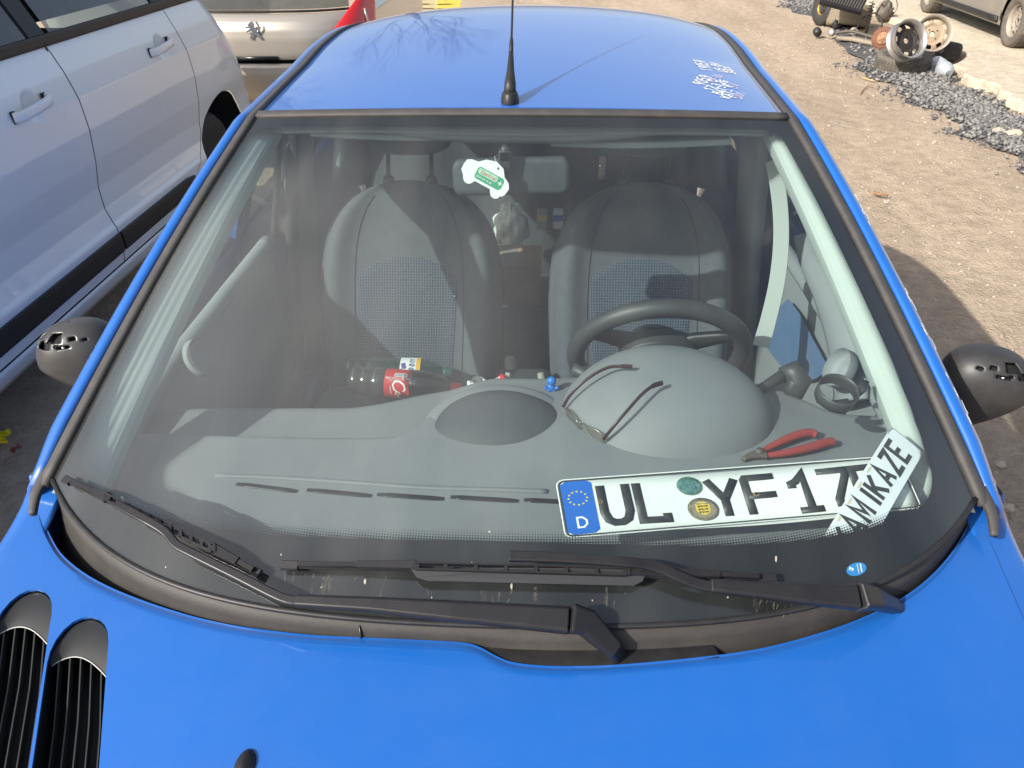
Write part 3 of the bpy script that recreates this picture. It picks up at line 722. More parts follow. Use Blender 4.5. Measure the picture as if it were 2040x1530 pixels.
# rear end
C('tailgate', grid(lambda a, b: ((2*a-1)*(.46+.30*b**.6), 3.27+.43*b**.8-.05*abs(2*a-1)**4, 1.355-.40*b), 16, 10), dglass)
C('tailgate_panel', grid(lambda a, b: ((2*a-1)*.80, 3.70-.12*abs(2*a-1)**4+.02*math.sin(b*3), .955-.65*b), 16, 10), blue, thick=.02)
# =================================================================== CABIN
C('floor_pan', box((0, 2.15, .27), (1.5, 2.9, .03)), carpet)
C('bulkhead', box((0, .82, .60), (1.42, .02, .62)), dark)
# headliner with a valance above the mirror
def head_fn(a, b):
    u = 2*a-1; t = b; y = lerp(1.655+.075*u*u, 3.28, t)
    z = roof_z(u, max(0, min(1, (y-1.70)/1.6)))-.032-.012*math.exp(-(u/.45)**2)*math.exp(-t*14)
    return (u*(RX(t)-.03), y, z)
V, F = grid(head_fn, 40, 30); C('headliner', (V, F), headm, thick=.006)
def hd_front(a, b):
    u = 2*a-1; g = G(u*.97, 1); z = g.z-.010-(.030+.022*math.exp(-(u/.42)**4))*b
    return (g.x, g.y-.012+.020*b, z)
C('header_trim', grid(hd_front, 40, 4), headm, thick=.004)
# sun visors folded up
for s in (1, -1):
    V, F = grid(lambda a, b: (s*(.07+.40*a), 1.70+.17*b+.02*a, 1.335-.004*b-.006*math.sin(a*math.pi)), 10, 6); C('sun_visor', (V, F), headm, thick=.014, bevel=.004)
# inner A pillar trims
for s in (1, -1):
    vs = np.linspace(-.02, .985, 30); V = []
    sec = [(.010, -.004, -.008), (.030, .006, -.011), (.050, .018, -.016), (.066, .028, -.022), (.072, .034, -.029), (.071, .046, -.040), (.062, .080, -.055), (.04, .11, -.06)]
    for v in vs:
        g = G(1, v); k = lerp(1.0, .62, v)
        for a, b, c_ in sec: V.append(Vector((s*(g.x-a*k+.005), g.y+b*.8, g.z+c_)))
    m = len(sec); F = [(i*m+k, i*m+k+1, (i+1)*m+k+1, (i+1)*m+k) for i in range(len(vs)-1) for k in range(m-1)]
    if s > 0: F = [f[::-1] for f in F]
    C('pillar_trim', (V, F), trimm, angle=22)

# ---- dashboard: one moulded skin, stepped down on the passenger side
def smooth01(t): t = max(0, min(1, t)); return t*t*(3-2*t)
def dash_edge(x):           # where the upper tier ends
    l = smooth01((-.06-x)/.16); return lerp(1.30, 1.135-.01*math.sin((x+.6)*5), l)
def dash_z(x, y):
    s_ = (x/W0)**2; g0 = .674+.256*(.25*s_+.75*s_*s_)
    z = .938+.016*smooth01((y-g0)/.25)-.012*(x/.7)**2
    z += .022*math.exp(-(((x-.295)/.25)**2+((y-1.17)/.19)**2)**2)+.010*math.exp(-(((x+.02)/.19)**2+((y-1.12)/.15)**2)**2)
    e = dash_edge(x)
    z -= .030*smooth01((y-e+.015)/.035)*smooth01((-.03-x)/.12)     # step into the passenger shelf
    rear = lerp(1.315, 1.245, smooth01((-.10-x)/.25)) if x < .5 else lerp(1.315, 1.22, smooth01((x-.5)/.15))
    if y > rear: z -= (y-rear)*.2+((y-rear)*4.4)**2*.6
    return z
def dash_fn(a, b):
    x = lerp(-.742, .742, a); s_ = (x/W0)**2; y0 = .669+.256*(.25*s_+.75*s_*s_); y = lerp(y0, 1.50, b)
    return (x, y, dash_z(x, y))
V, F = grid(dash_fn, 150, 110); dash = C('dashboard', (V, F), dashm)
C('dashboard_face', box((-.02, 1.28, .66), (1.36, .05, .30)), podm, bevel=.02)
# demister slots along the screen
dt = bvh(dash)
sl = [(472, 966, 592, 981), (612, 978, 740, 990), (752, 987, 884, 996), (898, 992, 1032, 1000), (1044, 998, 1150, 1003), (1190, 1003, 1320, 1003), (1340, 1002, 1460, 998), (1480, 996, 1600, 985)]
for x0, y0, x1, y1 in sl:
    a = hit(x0, y0, dt, .0012); b = hit(x1, y1, dt, .0012)
    pts = [a.lerp(b, k/6) for k in range(7)]; pts = [hit(*proj(p), dt, .0012) or p for p in pts]
    V, F = tube(pts, [(.0035, .0008)]+[(.0050, .0012)]*5+[(.0035, .0008)], sect=RRECT, upv=(0, 0, 1)); obj('demister_slot', V, F, ink, dash)
# long lip that runs in front of the slots
lip = [hit(px, py, dt, .001) for px, py in [(430, 948), (560, 953), (700, 962), (840, 972), (980, 976), (1090, 980)]]
V, F = tube(smoothpath(lip, 5), [(.004, .0025)]*26, sect=RRECT, upv=(0, 0, 1)); obj('dash_ridge', V, F, dashm, dash)
# centre display hood: an oval dome with a dark lid
def dome(cx, cy, rx, ry, z0, h, mat, name, tilt=0, n=2.0, seg=40, rings=14, yoff=0.0):
    V = []; F = []
    for j in range(rings+1):
        f_ = j/rings; rr = math.sin(f_*math.pi/2)
        for i in range(seg):
            a = 2*math.pi*i/seg; ca, sa = math.cos(a), math.sin(a)
            V.append(Vector((cx+rx*rr*ca, cy+ry*rr*sa+yoff*(1-rr), z0+h*(1-rr**n)**(1/n)+tilt*ry*rr*sa)))
    for j in range(rings):
        for i in range(seg): F.append((j*seg+i, (j+1)*seg+i, (j+1)*seg+(i+1) % seg, j*seg+(i+1) % seg))
    F.append(tuple(range(seg)))
    return C(name, (V, F), mat)
dome(-.020, 1.150, .150, .118, .936, .032, dashm, 'display_surround', tilt=.25, n=2.6)
dome(-.020, 1.140, .124, .088, .950, .040, podm, 'display_hood', tilt=.30, n=2.2)
# instrument cowl
cowl = dome(.295, 1.195, .207, .165, .925, .138, dashm, 'instrument_cowl', tilt=.10, n=2.1, seg=64, rings=24, yoff=.03)
C('instrument_panel', box((.295, 1.34, .915), (.32, .03, .12)), wheelm, bevel=.02)
# side air vent ring at the driver's end
# ---- steering wheel
sw_c = Vector((.318, 1.475, .925)); tilt_ = R(27)
ex = Vector((1, 0, 0)); ey = Vector((0, -math.sin(tilt_), math.cos(tilt_))).normalized(); ez = ex.cross(ey)
SW = frame_mtx(sw_c, ex, ey)
ring = [SW @ Vector((.184*math.cos(2*math.pi*i/64), .178*math.sin(2*math.pi*i/64), 0)) for i in range(64)]
swr = C('steering_wheel', tube(ring, .0200, 12, closed=True, upv=tuple(ez)), wheelm)
V, F = grid(lambda a, b: SW @ Vector((.088*(1-.0*b)*math.cos(2*math.pi*a)*(1 if b < .99 else .0), (.070*math.sin(2*math.pi*a))*(1 if b < .99 else 0)+.005, -.02+.04*math.sin(b*math.pi/2))), 24, 5, closeu=True); obj('hub', V, F, wheelm, swr)
for a_ in (28, 152, 232, 308):
    c_, s_ = math.cos(R(a_)), math.sin(R(a_))
    V, F = tube([SW @ Vector((r_*c_, r_*s_, z_)) for r_, z_ in ((.04, -.01), (.09, -.012), (.14, -.006), (.178, 0))], [(.030, .009), (.026, .009), (.018, .008), (.014, .008)], sect=RRECT, upv=tuple(ez)); obj('spoke', V, F, wheelm, swr)
V, F = tube([SW @ Vector((0, .0, 0)), SW @ Vector((0, -.01, -.05)), Vector((.30, 1.36, .88))], [(.055, .045), (.06, .05), (.065, .055)], 16); obj('column_shroud', V, F, wheelm, swr)
st = C('indicator_stalk', tube([at_d(1290, 800, 1.50), at_d(1215, 775, 1.50), at_d(1172, 748, 1.50), at_d(1140, 733, 1.50)], [.008, .0095, .0125, .0115], 10), wheelm)
C('wiper_stalk', tube([at_d(1440, 790, 1.52), at_d(1515, 775, 1.52), at_d(1560, 748, 1.52)], [.008, .010, .013], 10), wheelm)
V, F = tube([at_d(1560, 748, 1.52), at_d(1575, 742, 1.52), at_d(1590, 760, 1.52), at_d(1580, 790, 1.52)], [.018, .026, .028, .018], 12); C('stalk_knob', (V, F), wheelm)

# ---- seats
def seat(cx, parent_lab=None, face=seatm):
    s0 = Vector((cx, 1.90, .50)); s1 = Vector((cx, 2.14, 1.10)); up_ = (s1-s0).normalized(); ln = (s1-s0).length; fwd = Vector((0, -up_.z, up_.y))
    def hw(b): return .252+.016*math.sin(min(1, b/.7)*math.pi*.6) if b < .52 else .266*(max(0, 1-((b-.52)/.48)**2.5))**(1/2.3)
    def front(a, b):    # a -1..1
        x = a*hw(b); edge = abs(a)
        dep = .055+.030*math.exp(-((edge-.80)/.14)**2)*(1-.7*smooth01((b-.75)/.25))-.065*max(0, (edge-.84)/.16)**2
        dep *= (1-.45*smooth01((b-.86)/.14)); dep += .012*math.cos(b*4)
        return s0+up_*ln*b+Vector((x, 0, 0))+fwd*dep
    nu_, nv_ = 40, 40; V = []; F = []
    for j in range(nv_+1):
        b = j/nv_*.9985
        for i in range(nu_+1): V.append(front(-1+2*i/nu_, b))
        for i in range(nu_, -1, -1):
            a = -1+2*i/nu_; V.append(s0+up_*ln*b+Vector((a*hw(b), 0, 0))-fwd*.06*(1-abs(a)**6)*(1-.5*smooth01((b-.8)/.2)))
    m = 2*(nu_+1)
    for j in range(nv_):
        for i in range(m): F.append((j*m+i, j*m+(i+1) % m, (j+1)*m+(i+1) % m, (j+1)*m+i))
    F.append(tuple(nv_*m+i for i in range(m)))
    o = obj('backrest', V, F, face, CARSEAT)
    # woven centre panel with arched top
    def arch(a): return .67-.10*abs(a)**2.2
    V = []; uv = []; n1, n2 = 30, 36
    for j in range(n2+1):
        for i in range(n1+1):
            a = -1+2*i/n1; b = .02+(arch(a)-.02)*j/n2; aa = (a*(.50+.06*(b/.6)) -.02); p = front(aa, b)+fwd*.0035*(1 if 0 < i < n1 and 0 < j < n2 else 0)
            V.append(p); uv.append((a*.15, b*ln))
    F = [(j*(n1+1)+i, j*(n1+1)+i+1, (j+1)*(n1+1)+i+1, (j+1)*(n1+1)+i) for j in range(n2) for i in range(n1)]
    pn = obj('woven_panel', V, F, wovenm, CARSEAT, uv=uv)
    for sg in (-1, 1):   # seams and piping
        V, F = tube([front(sg*(.59+.0*b), b)+fwd*.0015 for b in np.linspace(.02, .93, 40)], .0016, 5); obj('seam', V, F, seatd, CARSEAT)
        V, F = tube([s1-up_*.02+Vector((sg*.062, 0, 0)), s1+up_*.09+Vector((sg*.062, 0, 0))], .006, 8); obj('headrest_post', V, F, blk2, CARSEAT)
        V, F = lathe([(0, .012), (.012, .012), (.016, .006), (.018, -.01)], 14, Matrix.Translation(s1+Vector((sg*.062, 0, .0)))); obj('post_sleeve', V, F, podm, CARSEAT)
    def hr(a, b):
        th = 2*math.pi*a; ph = (b-.5)*math.pi; k = 4.0
        se = lambda v, n: math.copysign(abs(v)**(2/n), v)
        x = .135*se(math.cos(th), 3.2)*se(math.cos(ph), 3.2); y = .045*se(math.sin(th), 2.4)*se(math.cos(ph), 3.2); z = .085*se(math.sin(ph), 2.8)
        return s1+up_*.155+Vector((x, 0, 0))*(1-.12*b)-fwd*y*-1+up_*z
    V, F = grid(hr, 36, 22, closeu=True); obj('headrest', V, F, face, CARSEAT)
    def cush(a, b):
        th = 2*math.pi*a; se = lambda v, n: math.copysign(abs(v)**(2/n), v); ph = (b-.5)*math.pi
        return Vector((cx+.255*se(math.cos(th), 5)*se(math.cos(ph), 5), 1.66+.25*se(math.sin(th), 5)*se(math.cos(ph), 5), .50+.09*se(math.sin(ph), 3.5)+.03*abs(math.cos(th))**3))
    V, F = grid(cush, 40, 20, closeu=True); obj('seat_cushion', V, F, face, CARSEAT)
    V, F = tube([Vector((cx-.2, 1.62, .34)), Vector((cx+.2, 1.62, .34))], .06, 8); obj('seat_base', V, F, dark, CARSEAT)
for cx in (-.325, .345):
    CARSEAT = bpy.data.objects.new('front_seat', None); COL.objects.link(CARSEAT); CARSEAT.parent = CAR; CARSEAT.location = (cx, .1, .3)
    seat(cx)
# rear bench, parcel shelf, pillars
C('rear_bench', grid(lambda a, b: ((2*a-1)*.62, 2.78+.22*b-.03*math.cos((2*a-1)*9), .45+.58*b-.04*max(0, b-.9)*10), 40, 12), seatd, thick=.08)
C('rear_bench_cushion', box((0, 2.60, .44), (1.24, .50, .14)), seatd, bevel=.04)
C('parcel_shelf', box((0, 3.25, .955), (1.2, .42, .02)), podm)
for cx in (-.36, .36):
    V, F = grid(lambda a, b: (cx+.11*(1 if True else 0)*math.copysign(abs(math.cos(2*math.pi*a))**.6, math.cos(2*math.pi*a))*math.cos((b-.5)*3.1)**.5, 3.02+.045*math.sin(2*math.pi*a)*math.cos((b-.5)*3.1)**.5, 1.08+.14*(b-.5)), 20, 10, closeu=True); C('rear_headrest', (V, F), seatd)
for s in (1, -1):
    V = []; 
    V, F = tube([Vector((s*(.715-.085*q), 2.16+.0*q, .45+.88*q)) for q in np.linspace(0, 1, 12)], [(.055, .022)]*12, sect=RRECT, upv=(-s, -.3, 0)); C('centre_pillar_trim', (V, F), doorm)
    V, F = tube([Vector((s*(.70-.075*q), 3.0+.1*q, .80+.52*q)) for q in np.linspace(0, 1, 12)], [(.16, .022)]*12, sect=RRECT, upv=(-s, -.3, 0)); C('rear_pillar_trim', (V, F), doorm)
    # rubber door seal seen as dark vertical folds
    V, F = tube(smoothpath([Vector((s*.70, 2.00, .98)), Vector((s*.665, 2.02, 1.15)), Vector((s*.615, 1.96, 1.315)), Vector((s*.575, 1.80, 1.335))], 6), .010, 6); C('door_seal', (V, F), blk)
# belts
bp_ = [at_d(1540, 318, 1.80), at_d(1553, 400, 1.78), at_d(1556, 480, 1.76), at_d(1548, 560, 1.75), at_d(1530, 640, 1.74), at_d(1515, 690, 1.74)]
pp = smoothpath(bp_, 6); C('seat_belt', tube(pp, [(.0200, .0008)]*len(pp), sect=RECT, upv=(-.7, -.7, .1)), beltm, smooth=False)
bp_ = [Vector((-.63, 2.12, 1.27)), Vector((-.665, 2.08, 1.0)), Vector((-.68, 2.02, .75)), Vector((-.69, 1.98, .55))]
pp = smoothpath(bp_, 6); C('seat_belt', tube(pp, [(.0215, .0008)]*len(pp), sect=RECT, upv=(.7, -.7, .1)), M('dark_webbing', (.06, .065, .07), .9))
# ---- door inners
for s in (1, -1):
    d_ = C('door_card', grid(lambda a, b: (s*(.735-.012*math.sin(b*3)-.02*b), lerp(.98, 2.02, a), .955-.62*b), 20, 14), doorm, thick=.006)
    # rolled upper rail of the card
    V, F = tube(smoothpath([Vector((s*.715, .98, .925)), Vector((s*.730, 1.3, .95)), Vector((s*.73, 1.65, .955)), Vector((s*.725, 2.02, .96))], 6), [(.022, .018)]*19, 10); obj('card_rail', V, F, doorm, d_)
# driver's side: sweeping grey moulding round a bare blue pocket, with a tweeter
X_ = .700
pk = [at_x(*q, X_) for q in [(1567, 595), (1590, 625), (1615, 673), (1632, 705), (1643, 737), (1600, 760), (1560, 735), (1530, 700), (1512, 664), (1535, 628)]]
pk = smoothpath(pk+[pk[0]], 4)[:-1]
C('bare_metal_pocket', ([p+Vector((.004, 0, 0)) for p in pk]+[p+Vector((.012, 0, 0)) for p in pk], [tuple(range(len(pk)))]), M('faded_blue_metal', (.05, .14, .30), .5, dust=(10, (.3, .3, .28), .3)), smooth=False)
sw = [(1600, 470), (1612, 520), (1640, 575), (1665, 640), (1680, 700), (1688, 760), (1690, 800)]
pp = smoothpath([at_x(*q, .685) for q in sw], 6)
C('door_swoop', tube(pp, [(.012+.050*math.sin(min(1, i/len(pp)*1.25)*math.pi*.55), .022) for i in range(len(pp))], sect=[(-1, -.4), (-.7, .35), (-.3, .8), (.2, 1), (.7, .6), (1, -.2), (.8, -1), (-.8, -1)], upv=(-1, 0, 0.0)), doorm)
tw = at_x(1682, 738, .655); C('tweeter', lathe([(0, .014), (.012, .013), (.018, .006), (.022, .006), (.034, .004), (.040, -.002), (.040, -.02)], 28, frame_mtx(tw, (0, 1, 0), (.45, 0, 1))), doorm)
tw = at_x(390, 715, -.66); C('tweeter', lathe([(0, .014), (.012, .013), (.018, .006), (.022, .006), (.034, .004), (.040, -.002), (.040, -.02)], 28, frame_mtx(tw, (0, -1, 0), (-.45, 0, 1))), doorm)
# console, handbrake, gear lever
C('centre_console', box((.01, 1.50, .50), (.17, .75, .30)), podm, bevel=.03)
for dx in (-.045, .045):
    C('console_prong', tube([at_d(1045+dx*900, 800, 1.95), at_d(1045+dx*700, 742, 1.95)], [(.012, .012), (.007, .010)], sect=RRECT), beige, bevel=.003)
C('handbrake', tube([Vector((-.02, 1.62, .58)), Vector((-.025, 1.78, .61)), Vector((-.03, 1.90, .65))], [.012, .016, .018], 10), beige)
C('console_bin', box((.018, 1.66, .66), (.10, .10, .06)), beige, bevel=.012)
# rear view mirror and its stalk
mc = at_d(1018, 350, 1.615); 
mw = frame_mtx(mc, (1, 0, .03), (0, .16, 1))
mp_ = [(x+.0, y) for x, y in ([(.123*(1 if math.cos(a) > 0 else -1)-(.018*(1 if math.cos(a) > 0 else -1))+.018*math.cos(a), .038*(1 if math.sin(a) > 0 else -1)-(.022*(1 if math.sin(a) > 0 else -1))+.022*math.sin(a)) for a in [2*math.pi*(i+.5)/28 for i in range(28)]])]
rv = C('rear_view_mirror', prism(mp_, -.012, .020, mw), podm, bevel=.009)
V, F = prism([(x*.94, y*.88) for x, y in mp_], -.0135, -.0125, mw); obj('mirror_glass', V, F, chrome, rv, smooth=False)
g_, _, _ = on_glass(1006, 292, -.004)
V, F = join(box(at_d(1006, 322, 1.57), (.026, .022, .050))); mt = C('mirror_mount', (V, F), wheelm, bevel=.004)
V, F = box(at_d(1005, 312, 1.555), (.019, .004, .018)); obj('mount_window', V, F, ink, mt, smooth=False)
V, F = tube([g_, at_d(1006, 318, 1.575), mc+Vector((0, -.005, 0))], .008, 8); obj('mirror_stalk', V, F, wheelm, rv)

# =================================================================== MIRRORS, ANTENNA, WIPERS
def mirror(s, c, yaw, mat):
    mw = Matrix.Translation(c) @ Matrix.Rotation(yaw, 4, 'Z')
    se = lambda v, n: math.copysign(abs(v)**(2/n), v)
    def f(a, b, k=1.0):
        th = 2*math.pi*a; ph = (b-.5)*math.pi
        x = .080*se(math.cos(th), 2.3)*se(math.cos(ph), 2.5); y = -.060*se(math.sin(th), 2.2)*se(math.cos(ph), 2.5); z = .085*se(math.sin(ph), 2.3)
        if y > .02: y = .02+(y-.02)*.25
        k2 = max(0, -z)/.085; z *= 1.3 if z < 0 else .88; x = x*(1-.50*k2)-s*.062*k2**1.3; y *= 1-.30*k2; z -= .010*x/.1*s
        return mw @ Vector((x*k, y*k, z*k-.0))
    holes = [(.185, .80, .034, .050), (.125, .715, .045, .028), (.105, .745, .015, .020), (.275, .775, .013, .020), (.235, .700, .024, .018), (.205, .715, .008, .012), (.055, .80, .012, .030), (.035, .76, .008, .012), (.045, .72, .008, .012), (.33, .735, .010, .014)]
    def sk(a, b):
        aa = (a if s > 0 else (.5-a)) % 1
        return any(abs(aa-h[0]) < h[2]*1.25 and abs(b-h[1]) < h[3]*1.1 for h in holes)
    V, F = grid(lambda a, b: f(a, b), 96, 64, closeu=True, skip=sk); o = C('door_mirror', (V, F), mat, thick=.004)
    V, F = grid(lambda a, b: f(a, b, .90), 32, 20, closeu=True); obj('mirror_motor_housing', V, F, dark, o)
    V, F = tube([mw @ Vector((-s*.06, 0, -.045)), Vector((s*.80, c.y+.03, c.z-.045)), Vector((s*.77, c.y+.05, c.z-.05))], [(.035, .030), (.04, .028), (.05, .03)], 12); obj('mirror_arm', V, F, mat, o)
    for q in ((.235, .70),):
        p = f(q[0] if s > 0 else .5-q[0], q[1], .955); V, F = lathe([(0, .004), (.0035, .004), (.0035, 0)], 10, Matrix.Translation(p)); obj('screw', V, F, chrome, o)
mirror(1, Vector((.918, 1.28, .985)), R(-12), M('black_mirror_shell', (.022, .022, .023), .45, dust=(40, (.2, .19, .17), .12)))
mirror(-1, Vector((-.905, 1.34, .985)), R(12), M('grey_mirror_shell', (.045, .044, .043), .28, dust=(40, (.25, .24, .22), .06)))

# antenna
ab = Vector((0, 0, 0)); rt_ = bvh([o for o in CAR.children if o.name == 'roof'][0]); ab = hit(1016, 203, rt_)
def antsec():
    V, F = grid(lambda a, b: ab+Vector((.020*math.cos(2*math.pi*a)*(1-.25*b**2)*(1 if b < .98 else 0), .028*math.sin(2*math.pi*a)*(1-.3*b**2)*(1 if b < .98 else 0), .024*b)), 24, 8, closeu=True)
    return V, F
an = C('antenna', antsec(), blk)
ad = Vector((-.002, math.cos(R(38)), math.sin(R(38))))
a0 = ab+Vector((0, -.004, .018))
V, F = tube([a0, a0+ad*.03, a0+ad*.055, a0+ad*.09, a0+ad*.12], [.013, .0125, .009, .0065, .0045], 14); obj('antenna_neck', V, F, blk, an)
V, F = tube([a0+ad*.09, a0+ad*.14, a0+ad*.155, a0+ad*.56], [.0055, .0045, .0026, .0018], 10); obj('antenna_mast', V, F, blk, an)

def gp(px, py, off): return on_glass(px, py, off)[0]
def strip(name, pts, offs, rad, mat, parent=None, k=1, sect=RRECT, **kw):
    n = len(pts); offs = offs if isinstance(offs, (list, tuple)) else [offs]*n
    P_ = [gp(px, py, o_) for (px, py), o_ in zip(pts, offs)]
    if k > 1:
        P2 = smoothpath(P_, k); r2 = []
        for i in range(len(P2)):
            f_ = i/k; j = min(int(f_), n-2); t = f_-j; A = rad[j] if isinstance(rad, list) else rad; B = rad[j+1] if isinstance(rad, list) else rad
            r2.append((lerp(A[0], B[0], t), lerp(A[1], B[1], t)))
    else: P2 = P_; r2 = rad if isinstance(rad, list) else [rad]*n
    nrm = Gn(0, .1)
    VF = tube(P2, r2, sect=sect, upv=tuple(nrm))
    return obj(name, VF[0], VF[1], mat, parent or CAR, smooth=False, **kw)
def blade(parent, p0, p1, cage0, cage1, side, spoiler=None):
    q = lambda t, dy=0: (lerp(p0[0], p1[0], t), lerp(p0[1], p1[1], t)+dy)
    ts = np.linspace(0, 1, 14)
    strip('wiper_rubber', [q(t, 3) for t in ts], .006, (.0018, .005), ink, parent)
    strip('blade_rail', [q(t, 2) for t in ts], .0125, (.0040, .0016), blk2, parent)
    # end claws and telescoping bridges
    strip('end_cap', [q(-.004, 2), q(.03, 2)], .013, (.0062, .0035), blk, parent); strip('end_cap', [q(.97, 2), q(1.004, 2)], .013, (.0062, .0035), blk, parent)
    strip('bridge', [q(.03, -1), q(.16, -3)], .021, (.0035, .0028), blk2, parent)
    strip('bridge', [q(.15, -3), q(cage0, -5)], [.022, .027], [(.0050, .004), (.0065, .005)], blk2, parent)
    strip('bridge', [q(.97, -1), q(.88, -3)], .021, (.0035, .0028), blk2, parent)
    strip('bridge', [q(.89, -3), q(cage1, -5)], [.022, .027], [(.0050, .004), (.0065, .005)], blk2, parent)
    # ladder-like cage of the main bridge
    for dy in (-9, 4): strip('cage_rail', [q(cage0, dy), q(cage1, dy)], .030, (.0014, .0045), blk2, parent)
    n = 10 if cage1-cage0 > .45 else 7
    for k in range(n+1):
        t = lerp(cage0, cage1, k/n); a = q(t, -9); b = q(t, 4); strip('cage_rung', [a, b], .030, (.0030 if k % n else .006, .003), blk2, parent)
# arm A: pivot under the bonnet right of centre, reaches left
wa = strip('wiper', [(1258, 1352), (1236, 1318), (1218, 1290), (1168, 1240), (1135, 1232)], [-.09, -.04, .0, .028, .036], [(.011, .010), (.011, .010), (.012, .011), (.017, .012), (.0185, .014)], blk2, bevel=.003)
strip('arm_channel', [(1133, 1237), (900, 1218), (740, 1205), (590, 1197)], [.034, .034, .032, .030], [(.0165, .010), (.0125, .009), (.009, .008), (.0075, .007)], blk2, wa, bevel=.002)
strip('arm_rod', [(596, 1197), (560, 1190), (470, 1145), (385, 1103), (352, 1085), (334, 1064), (316, 1050), (284, 1032), (232, 1004)], [.030, .030, .030, .032, .033, .034, .036, .040, .040], [(.0062, .004)]*9, blk2, wa, k=4, bevel=.001)
blade(wa, (130, 953), (516, 1141), .22, .76, 1)
# arm B: right-hand pivot
wb = strip('wiper', [(1822, 1226), (1780, 1206), (1742, 1192), (1708, 1188)], [-.10, -.02, .020, .034], [(.010, .008), (.011, .009), (.0150, .011), (.0185, .014)], blk2, bevel=.003)
strip('arm_channel', [(1706, 1190), (1600, 1183), (1500, 1175), (1415, 1167)], [.034, .034, .032, .030], [(.0165, .010), (.0135, .009), (.010, .008), (.0085, .007)], blk2, wb, bevel=.002)
strip('arm_rod', [(1420, 1168), (1395, 1165), (1355, 1150), (1320, 1134), (1285, 1124), (1240, 1119), (1120, 1111), (1015, 1108)], [.030, .030, .032, .035, .038, .042, .044, .042], [(.0070, .004)]*7+[(.0075, .005)], blk2, wb, k=4, bevel=.001)
blade(wb, (565, 1124), (1541, 1150), .27, .70, 1)
sp = [(818, 1134), (830, 1150), (850, 1157), (1000, 1161), (1262, 1167), (1280, 1158), (1286, 1142), (1278, 1134), (1050, 1131)]
V = [gp(*p, .034-.010*((p[1]-1126)/30)) for p in sp]+[gp(*p, .0315-.010*((p[1]-1126)/30)) for p in sp]; n = len(sp)
obj('spoiler', V, [tuple(range(n)), tuple(range(2*n-1, n-1, -1))]+[(i, (i+1) % n, n+(i+1) % n, n+i) for i in range(n)], M('spoiler_plastic', (.028, .028, .030), .36, spec=.5), wb, smooth=False)
# sticker showing through the black border
stp = ell(0, 0, .0165, .0085, 24)
p_, uu, vv = on_glass(1706, 1134, -.0012); mtx = frame_mtx(p_, G(uu+.01, vv)-G(uu, vv), G(uu, vv+.01)-G(uu, vv))
vg = flat('windscreen_sticker', prism(stp, 0, .0004), mtx, M('sticker_blue', (.02, .25, .62), .3), CAR)
vg['label'] = 'small blue oval sticker showing at the foot of the screen'
flat('sticker_mark', join(ribbon([(-.011, .002), (-.008, .005), (-.005, .002), (-.008, .0)], .0022), ribbon([(.000, -.006), (.005, .006)], .0012, .0001), ribbon([(.005, -.006), (.010, .005)], .0022, .0001)), mtx @ Matrix.Translation((0, 0, .0006)), whitep, vg)
# =================================================================== THINGS IN AND ON THE BLUE CAR
# ---- number plate leaning under the screen
def basis_from_px(tl, bl, br, offs):
    a = gp(*tl, offs[0]); b = gp(*bl, offs[1]); c = gp(*br, offs[2])
    return frame_mtx(b, c-b, a-b), (a-b).length, (c-b).length
mtx, hh, ll = basis_from_px((1100, 962), (1126, 1074), (1838, 1014), (-.018, -.016, -.020))
PW, PH = .520, .112; PSX, PSY = ll/.520, hh*1.03/.112; print('plate measured', round(hh, 3), round(ll, 3))
def rrect(w_, h_, r_, x0=0, y0=0, n=6):
    pts = []
    for cx, cy, a0 in ((w_-r_, h_-r_, 0), (r_, h_-r_, 90), (r_, r_, 180), (w_-r_, r_, 270)):
        for k in range(n+1): a = R(a0+90*k/n); pts.append((x0+cx+r_*math.cos(a), y0+cy+r_*math.sin(a)))
    return pts
def tess_poly(pts, z, nx=26):
    """polygon as vertical slices so that it can bend"""
    xs = np.linspace(min(p[0] for p in pts), max(p[0] for p in pts), nx+1); V = []; F = []
    def yr(x):
        ys = []
        for i in range(len(pts)):
            a, b = pts[i], pts[(i+1) % len(pts)]
            if (a[0]-x)*(b[0]-x) <= 0 and a[0] != b[0]: t = (x-a[0])/(b[0]-a[0]); ys.append(a[1]+(b[1]-a[1])*t)
        return (min(ys), max(ys)) if ys else (0, 0)
    for x in xs:
        x = min(max(x, xs[0]+1e-6), xs[-1]-1e-6); lo, hi = yr(x)
        for k in range(5): V.append((x, lerp(lo, hi, k/4), z))
    for i in range(nx):
        for k in range(4): F.append((i*5+k, (i+1)*5+k, (i+1)*5+k+1, i*5+k+1))
    return V, F
def bend(v):
    x = v.x/PW; return Vector((v.x, v.y+.0025*math.sin(x*7), v.z-.0045*math.sin(x*math.pi)*1.0+.0022*math.sin(x*9+.5)+.0018*math.exp(-((x-.60)/.03)**2)*(v.y/PH)))
npl = thing('number_plate', 'long bent German number plate reading UL YF 17 lying under the screen on the dashboard', 'number plate', mtx.translation, mtx.to_euler())
def pl(name, VF, mat, thick=0, parent=None):
    V = [bend(Vector(v)) for v in VF[0]]; V = [Vector((v.x*PSX, v.y*PSY, v.z)) for v in V]; return obj(name, V, VF[1], mat, parent or npl, smooth=True, thick=thick, off=-1, local=True, angle=40)
pb = pl('plate', tess_poly(rrect(PW, PH, .011), 0), platew, .0012)
rim = rrect(PW-.007, PH-.007, .009, .0035, .0035); pl('border', ribbon(rim+[rim[0]], .0026, .0006), inkp, .0006)
rim = rrect(PW-.0016, PH-.0016, .011, .0008, .0008); pl('raised_edge', ribbon(rim+[rim[0]], .0020, .0012), platew, .0010)
pl('euro_band', tess_poly(rrect(.0445, PH-.010, .006, .005, .005), .0005, 6), plateb)
